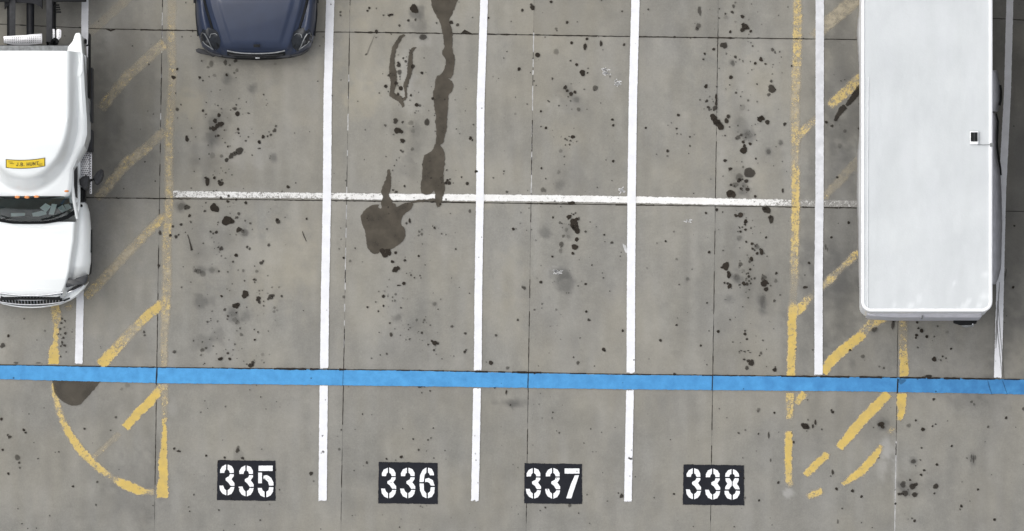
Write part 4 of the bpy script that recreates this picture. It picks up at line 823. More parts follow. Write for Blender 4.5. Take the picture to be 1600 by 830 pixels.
# doors, side windows, A pillars
for sgn in (1, -1):
    box('door', tp(sgn*70, 287, 1.35), (14/S, 74/S, 1.2), M['truck_white'], SEMI, .04)
    V = [tp(sgn*u, v, z) for u, v, z in ((69,252,2.62),(76,250,1.92),(77,318,1.88),(69.5,312,2.5))]
    obj('side_window', V, [(0,1,2,3)] if sgn < 0 else [(3,2,1,0)], M['dark_plastic'], SEMI)
    tube('window_frame', [tp(sgn*77.4, 246, 1.95), tp(sgn*78, 290, 1.92), tp(sgn*77, 332, 1.75), tp(sgn*73, 345, 1.7)], .032, M['truck_white'], SEMI)
    tube('window_frame', [tp(sgn*70, 246, 2.72), tp(sgn*70, 300, 2.62), tp(sgn*72, 322, 2.3), tp(sgn*75, 346, 1.76)], .035, M['truck_white'], SEMI)
# windshield, cowl and dashboard
def ws_top(u): return interp(abs(u), [(0,318.5),(30,318),(50,315.5),(66,309)])
def ws_bot(u): return interp(abs(u), [(0,352.5),(25,352),(45,348.5),(60,343),(70,336)])
nU = 25; V = []; nr = 6
for i in range(nr):
    t = i/(nr-1)
    for j in range(nU):
        s = -1+2*j/(nU-1); u = s*(66+4*t)
        v = ws_top(s*66)*(1-t)+ws_bot(s*70)*t
        V.append(tp(u, v, 2.60-.78*t+.05*math.sin(math.pi*t)-.05*s*s))
F = grid_faces(nr, nU, flip=True)
obj('windshield', V, F, M['glass'], SEMI, True)
Vd = []
for i in range(4):
    t = i/3
    for j in range(nU):
        s = -1+2*j/(nU-1); u = s*(62+6*t); v = (ws_top(s*66)-14)*(1-t)+(ws_bot(s*70)-1.5)*t
        Vd.append(tp(u, v, 1.62+.05*(1-t)))
obj('dashboard', Vd, grid_faces(4, nU, flip=True), M['dash'], SEMI, True)
V = []
for i in range(3):
    for j in range(nU):
        s = -1+2*j/(nU-1); u = s*(71+2*(i/2)); v = ws_bot(s*70)-2.2+i*3.1
        V.append(tp(u, v, 1.84-.03*i-.05*s*s))
obj('cowl', V, grid_faces(3, nU, flip=True), M['black'], SEMI, True)
V = []
for i in range(2):
    for j in range(nU):
        s = -1+2*j/(nU-1); u = s*(67); v = ws_top(s*66)-.6+i*2.4
        V.append(tp(u, v, 2.635-.06*i-.05*s*s))
obj('windshield_seal', V, grid_faces(2, nU, flip=True), M['black'], SEMI, True)
for pth in ([tp(-45,350,1.88), tp(-20,346,1.93), tp(5,344,1.97)], [tp(20,351,1.88), tp(42,346,1.93), tp(58,338,1.98)]):
    tube('wiper', pth, .012, M['black'], SEMI, 6)
# papers on the dash (photo pixels at z 1.7)
def paper(pts, mat, lab, dz=0):
    z = 1.69+dz; P = [at(x, y, z) for x, y in pts]
    bm = bmesh.new(); bm_prism(bm, [(p.x, p.y) for p in P], z-.006, z, 0); o = bm_obj('paper_sheet', bm, mat)
    tag(o, lab, 'paper', 'papers on the truck dashboard')
paper([(17,333),(39,333),(39,338.5),(17,338.5)], M['paper'], 'pale green paper strip lying level, leftmost behind the windshield')
paper([(50,333),(65,329.5),(72,331),(73,335),(60,338.5),(51,338.5)], M['paper'], 'crumpled pale paper low on the dash left of the tilted sheet')
paper([(62,325),(71,317.5),(80,322.5),(72,332)], M['paper'], 'pale green diamond-tilted paper highest on the dash', .01)
paper([(81,318.5),(89,319.5),(84,336),(76,335)], M['paper'], 'upright narrow pale paper in the middle of the dash pile', .02)
paper([(90,325),(98,320),(104,329),(97,333)], M['paper2'], 'greyish dull paper just right of the narrow upright sheet', .008)
paper([(100,320),(107,318.5),(112,325),(104,329.5)], M['paper2'], 'greyish dull paper furthest right behind the windshield', .004)
# marker lights
for x, y, z in ((27,308,2.68),(42,308.3,2.68),(57,307.3,2.68),(103.5,298.5,2.70)):
    u, v = mp_(x, y, z); bm = bmesh.new()
    bmesh.ops.create_uvsphere(bm, u_segments=14, v_segments=8, radius=1)
    for w_ in bm.verts: w_.co = Vector((w_.co.x*4.3/S, w_.co.y*2.3/S, w_.co.z*.045)) + tp(u, v, z)
    bm_obj('marker_light', bm, M['amber'], SEMI, True)
for x, z in ((57,2.68),(27,2.68),(103.5,2.7)):
    pass
# yellow name sign draped on the sleeper roof
def cabsurf(x, y, dz):
    z = 3.7
    for _ in range(6): u, v = mp_(x, y, z); z = cab_z(u, v, interp(v, Bt))+dz
    return at(x, y, z)
def sgy(x, t): # t 0 top, 1 bottom
    s = (x-39.5)/30.5; return 247.6+ (1-s*s)*2.4 - s*1.2 + t*13.6
def sign_sheet(name, x0, x1, t0, t1, dz, mat, n=16, par=None):
    V = []
    for i in range(3):
        for j in range(n):
            x = x0+(x1-x0)*j/(n-1); V.append(cabsurf(x, sgy(x, t0+(t1-t0)*i/2), dz))
    return obj(name, V, up(V, grid_faces(3, n)), mat, par or SIGN, True)
SIGN = sign_sheet('name_sign', 9, 70.5, 0, 1, .012, M['sign_ink'], 16, SEMI); SIGN['label'] = 'yellow curved name sign lettered J.B. HUNT'
sign_sheet('panel', 10.2, 69.3, .07, .93, .018, M['sign_yellow'])
STK = {'J':[[(.8,0),(.8,.75),(.55,1),(.2,.9),(.1,.7)]], '.':[[(.35,.92),(.55,.92)]], 'B':[[(.1,0),(.1,1),(.7,1),(.9,.75),(.65,.5),(.1,.5)],[(.1,0),(.65,0),(.85,.25),(.65,.5)]],
 'H':[[(.1,0),(.1,1)],[(.9,0),(.9,1)],[(.1,.5),(.9,.5)]], 'U':[[(.1,0),(.1,.8),(.35,1),(.65,1),(.9,.8),(.9,0)]], 'N':[[(.1,1),(.1,0),(.9,1),(.9,0)]], 'T':[[(0,0),(1,0)],[(.5,0),(.5,1)]]}
def stroke_letter(ch, x0, w, t0, t1, wd):
    bm = bmesh.new()
    for pl in STK[ch]:
        for a, b in zip(pl[:-1], pl[1:]):
            ax, ay = x0+a[0]*w, t0+a[1]*(t1-t0); bx, by = x0+b[0]*w, t0+b[1]*(t1-t0)
            A = cabsurf(ax, sgy(ax, ay), .024); B = cabsurf(bx, sgy(bx, by), .024); d = (B-A); d.z = 0
            if d.length < 1e-5: continue
            d.normalize(); nrm = Vector((-d.y, d.x, 0))*wd/2/S; e = d*wd*.4/S
            q = [A-e-nrm, B+e-nrm, B+e+nrm, A-e+nrm]; bm.faces.new([bm.verts.new(p) for p in q])
    bm_obj('letter', bm, M['sign_ink'], SIGN)
xs = 25.0
for ch in 'J.B. HUNT':
    if ch == ' ': xs += 2.4; continue
    w = 1.2 if ch == '.' else 3.7
    stroke_letter(ch, xs, w, .33, .68, .95); xs += w+1.15
for x0, x1, t in ((13,20,.25),(15,22,.42),(59,66,.62),(60,67,.78)):
    sign_sheet('pinstripe', x0, x1, t, t+.05, .024, M['sign_ink'], 5)
# hood, fenders, nose
Ft = [(322,87),(335,91),(362,93.5),(412,93),(430,90),(447,82),(456,72),(463,60),(467,50)]
Ct = [(322,74),(337,72),(381,69),(427,61.5),(448,56),(467,48)]
def hood_z(u, v, hw):
    au = abs(u); c = interp(v, Ct)
    zc = interp(v, [(322,1.80),(352,1.72),(400,1.62),(440,1.50),(460,1.36),(467,1.26)])
    zf = interp(v, [(322,1.40),(360,1.34),(420,1.24),(447,1.05),(467,.95)])
    z = zc-.07*(au/max(c,1))**2
    t = sm((au-c+2)/9); z = z*(1-t)+zf*t
    t2 = max(0, (au-c-6)/max(1,(hw-c-6))); z -= .26*max(0,t2)**2.2
    z -= .05*math.exp(-((v-360-4*(au/70)**2*-1)/2.5)**2)*(1-sm((au-50)/20))*.5
    z += .02*math.exp(-((v-366)/4)**2)*(1-sm((au-40)/25))
    return z
surf('hood', [322,325,328,331,334,337]+list(np.arange(340, 468, 2.5))+[467], lambda v: interp(v, Ft),
     lambda u, v, hw: hood_z(u, v, hw)-(.55 if (v < 351.5 and abs(u) < 71) else 0), M['truck_white'], SEMI, 95, wall=.75, ang=60)
for sgn in (1, -1):
    # raised creases on the nose
    tube('nose_crease', [tp(sgn*10, 455.5, hood_z(10,455,70)-.003), tp(sgn*32, 454.5, hood_z(32,455,70)-.003)], .008, M['truck_white'], SEMI, 6)
    P = [mp_(x, y, 1.32) for x, y in ((103.5,449),(102,440),(104,433),(110,436),(116,438.5),(121,434),(128,432),(134,430),(137,428.5),(137.5,434),(135.5,441),(131,445),(124,443.5),(118,444),(111,447))]
    Q = [tp(sgn*u, v, 0) for u, v in P]
    prism('headlight', [(p.x, p.y) for p in (Q if sgn > 0 else Q[::-1])], .9, 1.34, M['lens'], SEMI, .015)
    V = [mp_(x, y, .95) for x, y in ((103,457),(113,452.5),(124,447),(131,441.5),(132,443.5),(126,450),(115,456),(104,460))]
    Q = [tp(sgn*u, v, 0) for u, v in V]
    prism('light_trim', [(p.x, p.y) for p in (Q if sgn > 0 else Q[::-1])], .7, .98, M['chrome'], SEMI, .01)
    V = [mp_(x, y, 1.02) for x, y in ((104,456.5),(114,449),(126,445),(133,443),(127,447.5),(115,453.5))]
    Q = [tp(sgn*u, v, 0) for u, v in V]
    prism('turn_signal', [(p.x, p.y) for p in (Q if sgn > 0 else Q[::-1])], .8, 1.04, M['dark_plastic'], SEMI, .008)
    for dx, dy in ((127,321.5),(131,313)):
        u, v = mp_(dx, dy, 1.46); bm = bmesh.new(); bmesh.ops.create_cone(bm, cap_ends=True, segments=12, radius1=2.2/S, radius2=2/S, depth=.14)
        for w_ in bm.verts: w_.co += tp(sgn*u, v, 1.46)
        bm_obj('hood_latch', bm, M['black'], SEMI)
    box('fender_flare', tp(sgn*94.2, 368+12, .95), (2.2/S, 36/S, .16), M['black'], SEMI, .01)
# grille
GR = box('grille', tp(0, 468.5, .9), (92/S, 7/S, .62), M['black'], SEMI, .01)
V = []
for i, (dv, z) in enumerate(((465.5,1.27),(467.5,1.24),(478,.86),(479.5,.80))):
    for j in range(21):
        s = -1+2*j/20; V.append(tp(s*(51-i*1.5), dv-4.5*s*s*(1-.0*i), z))
obj('grille_backing', V, grid_faces(4, 21, flip=True), M['black'], GR, True)
for j in range(21):
    s = -1+2*j/20
    if abs(s) > .96: continue
    tube('grille_bar', [tp(s*50, 466.5-4.5*s*s, 1.275), tp(s*48, 477.5-4.5*s*s, .90)], .011, M['alloy'], GR, 6)
for dv, z, r_, m_ in ((465.8,1.30,.022,'alloy'),(478.6,.86,.020,'alloy'),(472.5,1.10,.010,'alloy')):
    tube('grille_surround', [tp(s*51, dv-4.8*s*s, z) for s in np.linspace(-1, 1, 21)], r_, M[m_], GR, 8)
# bumper
out = []
for u, v in ((0,483),(15,482.5),(30,480.5),(45,477.5),(60,471),(72,463),(82,453),(88,443)): out.append((u, v))
inn = [(u*.95-2 if u else 0, v-6) for u, v in out[::-1]]
P = out+inn; full = [(-u, v) for u, v in out[::-1][:-1]]+out+[(86,438),(60,455),(30,463),(0,465),(-30,463),(-60,455),(-86,438)]
prism('bumper', [(tp(u, v, 0).x, tp(u, v, 0).y) for u, v in full], .42, .78, M['truck_white'], SEMI, .03)
tube('bumper_trim', [tp(u, v-2.6, .79) for u, v in [(-a, b) for a, b in out[::-1][:-1]]+out if abs(u) < 62], .016, M['dark_plastic'], SEMI, 8)
# steps, mirrors
def tread_plate(name, pts, z, parent, nx_=4, pitch=3.6):
    P = [mp_(x, y, z) for x, y in pts]
    pp = prism(name, [(tp(u, v, 0).x, tp(u, v, 0).y) for u, v in P], z-.03, z, M['tread'], parent, .004)
    return pp
for sgn in (1, -1):
    P = [mp_(x, y, .75) for x, y in ((126,240),(129,237.5),(139,237.5),(139,279),(126,279))]
    Q = [tp(sgn*u, v, 0) for u, v in P]
    st = prism('step', [(p.x, p.y) for p in (Q if sgn > 0 else Q[::-1])], .6, .75, M['tread'], SEMI, .006)
    bm = bmesh.new()
    for i in range(4):
        for j in range(12):
            u, v = mp_(128+i*3+(j%2)*1.5, 240+j*3.3, .76)
            bm_box(bm, tp(sgn*u, v, .754), (1.5/S, 1.5/S, .008), 0, 2, R(45))
    o = bm_obj('tread_holes', bm, M['dark_plastic'], st); o['kind'] = 'stuff'
    u0, v0 = mp_(141.5, 234, .6); u1, v1 = mp_(142.5, 303, .6)
    st = box('step', tp(sgn*(u0+.2), (v0+v1)/2, .55), (3.6/S, (v1-v0)/S, .1), M['tread'], SEMI, .006)
    bm = bmesh.new()
    for j in range(17): bm_box(bm, tp(sgn*u0, v0+2+j*4, .602), (1.4/S, 1.6/S, .006))
    bm_obj('tread_holes', bm, M['dark_plastic'], st)['kind'] = 'stuff'
    P = [mp_(x, y, 1.9) for x, y in ((124,281),(128,277),(132,275.5),(134,277.5),(138,275),(139,282),(138.5,291),(134,297),(129,294),(125,289))]
    Q = [tp(sgn*u, v, 0) for u, v in P]
    mi = prism('mirror', [(p.x, p.y) for p in (Q if sgn > 0 else Q[::-1])], 1.35, 2.05, M['dark_plastic'], SEMI, .05)
    P = [mp_(x, y, 1.6) for x, y in ((146,276),(152,268.5),(158,264.5),(161,266),(161.5,274),(158,283),(152,288.5),(148,286.5))]
    Q = [tp(sgn*u, v, 0) for u, v in P]
    mo = prism('mirror', [(p.x, p.y) for p in (Q if sgn > 0 else Q[::-1])], 1.25, 1.65, M['dark_plastic'], SEMI, .04)
    u0, v0 = mp_(136,284,1.7); u1, v1 = mp_(149,279,1.5)
    tube('mirror_arm', [tp(sgn*u0, v0, 1.6), tp(sgn*u1, v1, 1.45)], .022, M['dark_plastic'], mi)
    u0, v0 = mp_(128,296,1.8); u1, v1 = mp_(126,314,1.6)
    tube('mirror_arm', [tp(sgn*u0, v0, 1.8), tp(sgn*(u0-1), v0+10, 1.75), tp(sgn*u1, v1, 1.6)], .03, M['black'], mi)
    u0, v0 = mp_(127,303,1.3)
    box('step_housing', tp(sgn*u0, v0, .95), (12/S, 22/S, .5), M['black'], SEMI, .04)
    wheel(tuple(tp(sgn*80, 390, .52)), .52, .30, SEMI, M['alloy'], M['rubber'])
    for v in (10, -98):
        wheel(tuple(tp(sgn*62, v-50, .52)), .52, .30, SEMI, M['alloy'], M['rubber']); wheel(tuple(tp(sgn*80, v-50, .52)), .52, .24, SEMI, M['alloy'], M['rubber'])
    # black mudguard over the drive wheels, the beam at the very top of the photo
    box('mudguard', tp(sgn*60, -43.5, 1.10), (54/S, 104/S, .05), M['black'], SEMI, .02)
# cab back, deck, frame
box('cab_back', tp(0, 90.5, 1.9), (172/S, 12/S, 2.1), M['grey_metal'], SEMI, .02)
for z, dv, h_ in ((2.2,83.5,.05),(1.6,82,.05)):
    tube('back_rib', [tp(-80,dv,z), tp(80,dv,z)], .035, M['black'], SEMI)
for x in (118, 128, 136, 146):
    tube('air_line', [tp(x*.5,84,1.9), tp(x*.55,80,1.5+.1*random.random()), tp(x*.6+3,76,1.2), tp(x*.62,66,1.05)], .018, M['black'], SEMI, 6)
for k in range(10):
    x = 74+random.uniform(0,16); y = 62+random.uniform(0,12); p0 = mp_(x, y, 1.3)
    q = [tp(p0[0]+random.uniform(-5,5), p0[1]+random.uniform(-4,4), 1.0+random.random()*.5) for _ in range(4)]
    tube('hose', q, .02+random.random()*.018, M['black'], SEMI, 6)
for x in (84, 72, 96): 
    p0 = mp_(x, 74, 1.6); box('bracket', tp(p0[0], p0[1], 1.5), (14/S, 3/S, .08), M['grey_metal'], SEMI, .01, R(random.uniform(-12,12)))
dk = prism('deck_plate', [tuple(tp(*mp_(x, y, 1.05), 0).xy) for x, y in ((5.5,57),(30,55.5),(40,55),(52,53.5),(65.5,52.5),(66,68),(40,71),(22,70.5),(6,67.5))], 1.0, 1.05, M['tread'], SEMI, .004)
bm = bmesh.new()
for i in range(17):
    for j in range(4): bm_box(bm, tp(*mp_(9+i*3.35, 59+j*2.7-(i*.08), 1.056), 1.053), (1.0/S, 1.1/S, .006))
bm_obj('tread_holes', bm, M['dark_plastic'], dk)['kind'] = 'stuff'
for pts in (((75,47),(77,45),(85,45.5),(86,48),(86,64),(80,67),(75,68)), ((88.5,47),(91,45.5),(95,46.5),(96,49),(95.5,58),(92,62),(88.5,63.5))):
    dk = prism('deck_plate', [tuple(tp(*mp_(x, y, .95), 0).xy) for x, y in pts], .9, .95, M['tread'], SEMI, .004)
    bm = bmesh.new()
    for i in range(int((pts[3][0]-pts[0][0])/2.6)):
        for j in range(6): bm_box(bm, tp(*mp_(pts[0][0]+2+i*2.6, 48.5+j*2.6, .956), .953), (.7/S, 1.3/S, .006))
    bm_obj('tread_holes', bm, M['dark_plastic'], dk)['kind'] = 'stuff'
for sgn in (1, -1):
    u0, _ = mp_(65, 20, .95); box('frame_rail', tp(sgn*31, -40, .82), (7/S, 250/S, .26), M['frame'], SEMI, .01)
    box('frame_rail_flange', tp(sgn*(28.5), -40, .97), (9/S, 250/S, .02), M['dark_plastic'], SEMI, .004)
    box('air_tank', tp(sgn*36.5, 30, .7), (3/S, 90/S, .2), M['black'], SEMI, .01)
tube('drive_shaft', [tp(-2, 80, .7), tp(-2, 0, .66), tp(-2, -120, .62)], .075, M['frame'], SEMI, 14)
V = [mp_(x, y, .9) for x, y in ((6,-14),(66,-14),(66,14),(62,9),(56,5.5),(48,4),(26,4),(17,5.5),(11,9),(7,14))]
prism('crossmember', [tuple(tp(u, v, 0).xy) for u, v in V], .7, .92, M['frame'], SEMI, .015)
for k in range(4):
    p0 = mp_(70+k*2, 9+k*.8, 1); box('bracket', tp(39+k, 12+k*3.6, .8), (9/S, 2.2/S, .1), M['black'], SEMI, .004)
box('fifth_wheel', tp(0, -60, 1.1), (70/S, 66/S, .1), M['frame'], SEMI, .03)
# underside so the ground below the cab is shaded as under a real truck
box('engine_bay', tp(0, 300, .8), (100/S, 300/S, .5), M['black'], SEMI, .05)
box('sleeper_floor', tp(0, 160, .95), (168/S, 130/S, .3), M['black'], SEMI, .03)

# ------------------------------------------------------------------ white box trailer
def trailer(name, lab, x0, x1, yb, yt, Z, detail=True):
    """x0, x1: roof edges in photo pixels at height Z, yb rear edge, yt front end"""
    a = at(x0, yb, Z); b = at(x1, yt, Z); cx_ = (a.x+b.x)/2
    T = thing(name, (cx_, (a.y+b.y)/2, 0), lab, 'trailer')
    w = (b.x-a.x)/2; L0, L1 = a.y, b.y; rc = 15/S
    def outline(d, r):
        P = []
        for cx2, cy2, a0 in ((cx_+w-r, L0+r, -90), (cx_+w-r, L1-r, 0), (cx_-w+r, L1-r, 90), (cx_-w+r, L0+r, 180)):
            for k in range(7):
                an = R(a0+k*15); P.append((cx2+(r-d)*math.cos(an), cy2+(r-d)*math.sin(an)))
        return P
    o0 = outline(.012, rc); V = [(p[0],p[1],1.15) for p in o0]+[(p[0],p[1],Z-.05) for p in o0]; n = len(o0)
    F = [(i,(i+1)%n,n+(i+1)%n,n+i) for i in range(n)]+[tuple(range(n))[::-1]]
    obj('body', V, F, M['roof_white'] if False else M['rail_white'], T, False)
    # rim with rolled section
    prof = [(0,-.12),(-.004,-.02),(.008,.0),(.045,.004),(.062,-.012),(.066,-.05)]
    V = []; 
    for d, dz in prof: V += [(p[0],p[1],Z+dz) for p in outline(d, rc)]
    F = []
    for i in range(len(prof)-1):
        for k in range(n): F.append((i*n+k, i*n+(k+1)%n, (i+1)*n+(k+1)%n, (i+1)*n+k))
    obj('top_rail', V, F, M['rail_white'], T, True)
    # roof skin: gently billowed sheet
    nx_, ny_ = 50, 150; V = []; Pp = []
    for i in range(ny_):
        for j in range(nx_):
            u = -1+2*j/(nx_-1); yy = L0+.03+(L1-L0-.06)*i/(ny_-1); xx = cx_+u*(w-.03)
            # pull corners in
            dy = yy-L0
            if dy < rc: lim = w-rc+math.sqrt(max(0, rc*rc-(rc-dy)**2))-.02; xx = cx_+max(-lim, min(lim, xx-cx_))
            px, py = (xx*S, yy*S)
            bow = .014*math.sin(yy*5.1)*(1-u*u)+.010*(vnoise(np.array([px]),np.array([py]),34,41)[0]-.5)+.007*(vnoise(np.array([px]),np.array([py]),11,42)[0]-.5)
            V.append((xx, yy, Z-.022+bow*.9))
            im = (px+800, 415-py); pt = 0
            if detail:
                e = 1-abs(u); pt = .22*sm((.06-e)/.05)*vnoise(np.array([px]),np.array([py]),9,43)[0]
                for (hx, hy, hr) in ((1436,467,4.5),(1397,475,4),(1423,478,5),(1507,479,6),(1514,470,4),(1530,476,5),(1538,463,7),(1492,441,3),(1540,430,5),(1496,482,4)):
                    q = at(hx, hy, Z); dd = math.hypot((xx-q.x)*S, ((yy-q.y)*S))
                    pt = max(pt, .3*sm(1.4-dd/hr))
            Pp.append(pt)
    obj('roof_skin', V, grid_faces(ny_, nx_), M['roof_white'], T, True, dict(patch=Pp))
    # lower frame, wheels, floor
    box('floor_frame', (cx_, (L0+L1)/2, 1.05), (2*w-.12, L1-L0-.1, .2), M['frame'], T, .02)
    for dy in (1.2, 2.5):
        for sgn in (1,-1):
            wheel((cx_+sgn*(w-.25), L0+dy+.6, .5), .5, .28, T, M['alloy'], M['rubber']); wheel((cx_+sgn*(w-.58), L0+dy+.6, .5), .5, .28, T, M['alloy'], M['rubber'])
    box('rear_axle', (cx_, L0+2.4, .5), (2*w-.5, 1.6, .2), M['black'], T, .03)
    return T, cx_, w, L0, L1
ZT = 4.1
BOXT, bcx, bw, bl0, bl1 = trailer('box_trailer', 'long white box trailer with ribbed pale roof parked on the right', 1346, 1550.5, 487, -560, ZT)
# rear face just below the roof, doors standing slightly proud
rz = 2.6
P = [at(x, y, rz) for x, y in ((1355,480),(1533,480),(1534,494.5),(1530,496.5),(1400,496),(1360,494),(1355,491))]
rd = prism('rear_door', [(p.x, p.y) for p in P][::-1], .75, rz, M['rear_grey'], BOXT, .02)
for x in (1441,):
    p = at(x, 497, rz+.02); box('lock_rod', (p.x, p.y+.02, rz-.2), (.025, .05, .5), M['grey_metal'], rd, .005)
P = [at(x, y, 1.0) for x, y in ((1489,492),(1528,492),(1526,505),(1518,507.5),(1500,508),(1490,504.5))]
prism('rear_step', [(p.x, p.y) for p in P][::-1], .8, 1.0, M['black'], BOXT, .01)
P = [at(x, y, .8) for x, y in ((1503,507),(1521,505),(1521.5,509.5),(1518,511),(1515,510),(1510,512),(1503,510))]
prism('license_bracket', [(p.x, p.y) for p in P][::-1], .6, .8, M['grey_metal'], BOXT, .01)
bm = bmesh.new(); bmesh.ops.create_uvsphere(bm, u_segments=12, v_segments=8, radius=.018)
for w_ in bm.verts: w_.co += at(1520, 506.5, 1.02)
bm_obj('rear_lamp', bm, M['chrome'], BOXT, True)
# vent hatch
p = at(1522, 215.5, ZT)
vt = box('roof_vent', (p.x, p.y, ZT+.02), (13/S, 20/S, .05), M['rail_white'], BOXT, .006)
box('vent_grille', (p.x-.0, p.y+.015, ZT+.05), (10.5/S, 14/S, .03), M['black'], vt, .003)
box('vent_bar', (p.x, p.y+.015, ZT+.067), (1.2/S, 14/S, .008), M['dark_plastic'], vt)
tube('roof_cable', [tuple(at(1527,226,ZT)+Vector((0,0,.005))), tuple(at(1536,226.5,ZT)+Vector((0,0,.012))), tuple(at(1549,226.2,ZT)+Vector((0,0,.015)))], .006, M['grey_metal'], BOXT, 6)
box('rail_joint', tuple(at(1549,226.5,ZT)+Vector((0,0,.01))), (5/S, 6/S, .02), M['grey_metal'], BOXT, .004)
tube('roof_seam', [tuple(at(1356,482,ZT)+Vector((0,0,-.004))), tuple(at(1356,300,ZT)+Vector((0,0,-.008))), tuple(at(1357,120,ZT)+Vector((0,0,-.008)))], .006, M['rail_white'], BOXT, 6)
# side skirts, billowing slightly out of line
def skirt(path, z0, z1, xin, mat='skirt', name='side_skirt'):
    V = []; n = len(path)
    for i, (x, y) in enumerate(path):
        a = at(xin(y), y, z1); b = at(x, y, z0)
        for t in (0, .5, 1):
            p = a*(1-t)+b*t; V.append(Vector((p.x, p.y, z1+(z0-z1)*(t**.7))))
    F = grid_faces(n, 3)
    o = obj(name, V, F, M[mat], BOXT, True)
    so = o.modifiers.new('solid', 'SOLIDIFY'); so.thickness = .012
    return o
def dens(path):
    ys = np.arange(path[0][1], path[-1][1]+.1, 4)
    return [(interp(y, [(p[1], p[0]) for p in path])+random.uniform(-.15,.15), y) for y in ys]
skirt(dens([(1341,-200),(1343,-10),(1344,10),(1340,30),(1338.5,50),(1341,90),(1343.5,130),(1344,170),(1344,200),(1342,215),(1339.5,240),(1338.5,300),(1340.5,360),(1341,420),(1342,450)]), .9, 2.6, lambda y: 1347, 'rail_white')
skirt(dens([(1557,110),(1560,125),(1562.5,135),(1562.5,150),(1560,168),(1558,176)]), .7, 1.3, lambda y: 1550)
skirt(dens([(1555,176),(1557,190),(1556,215),(1556,235),(1558,250),(1561,262),(1563,280),(1564,300),(1565,350),(1564,390),(1563,420),(1558,438),(1553,446)]), .55, 1.3, lambda y: 1550)
tube('skirt_edge', [tuple(at(x, y, .56)) for x, y in dens([(1556,178),(1559.5,190),(1558,225),(1560,245),(1563,262),(1564,275)])], .018, M['black'], BOXT, 6)
tube('skirt_edge', [tuple(at(x, y, .75)) for x, y in dens([(1563,133),(1564.5,142),(1564,156),(1561,168)])], .022, M['black'], BOXT, 6)
box('rear_light_bar', tuple(at(1350,430,1.0)), (.05,.5,.1), M['grey_metal'], BOXT, .01)
# neighbour trailer in the next bay, only its shade reaches the picture
T2, *_ = trailer('box_trailer', 'white box trailer just beyond the right edge of the picture', 1650, 1856, 300, -700, ZT, False)

# ------------------------------------------------------------------ blue car
CU = 401.9; CX = gx(CU)
CAR = thing('parked_car', (CX, gy(-100), 0), 'dark navy blue car seen from above, nose down at the top edge', 'car')
def cp(u, v, z): return Vector((CX+u/S, gy(v-2.5), z))
Wt = [(-300,66),(-285,82),(-240,91),(-100,93),(0,94),(34,93),(61,90),(78,84.5),(86,75),(90.5,64),(93.5,52),(95,44)]
Hh = [(-300,52),(-120,70),(0,76.5),(20,72),(40,66),(60,60),(80,53.5),(95,46)]      # hood half width
def car_front(u, v): return 0
def car_z(u, v, hw):
    au = abs(u); h = interp(v, Hh)
    zc = interp(v, [(-300,.75),(-285,1.0),(-200,1.05),(-30,1.06),(0,1.04),(25,1.01),(50,.95),(65,.90),(75,.84),(86,.74),(92,.64),(95,.56)])
    zf = interp(v, [(-300,.75),(-285,.98),(-100,1.0),(0,1.01),(50,.93),(70,.84),(84,.70),(95,.52)])
    z = zc-.03*(au/h)**2
    t = sm((au-h+3)/6); tr = .07*math.exp(-((au-h-6)/4.5)**2) if v > -20 else 0
    z = z*(1-t)+zf*t-tr
    t2 = max(0, (au-(hw-15))/15); z -= .30*t2**2.4
    return z
surf('body', [-300,-296,-290]+list(np.arange(-285, 60, 6))+list(np.arange(60, 95.5, 1.8)), lambda v: interp(v, Wt), car_z, M['car_blue'], CAR, 71, wall=.30, pt=cp, ang=60)
# hood panel with its own shut line
def hood_half(v): return interp(v, [(0,74.5),(20,70.5),(40,64.5),(60,58),(76,53),(82,50.5)])
def bonnet(u, v, hw):
    au = abs(u); z = (1.07-.0007*v-.000022*v*v-(0 if v < 74 else (v-74)**2*.0006))-.03*(au/interp(v,Hh))**2+.014
    z += .020*sm((hw-13-au)/5)*sm((v-2)/10)*sm((80-v)/10)
    z -= .03*sm((au-hw+2.5)/2.5)
    return z
HB = surf('hood', list(np.arange(2.0, 83.2, 2.3)), hood_half, bonnet, M['car_blue'], CAR, 61, pt=cp, ang=60)
p = at(401.2, 71.8, .95); box('badge', (p.x, p.y, .955), (10/S, 4.6/S, .02), M['black'], HB, .006)
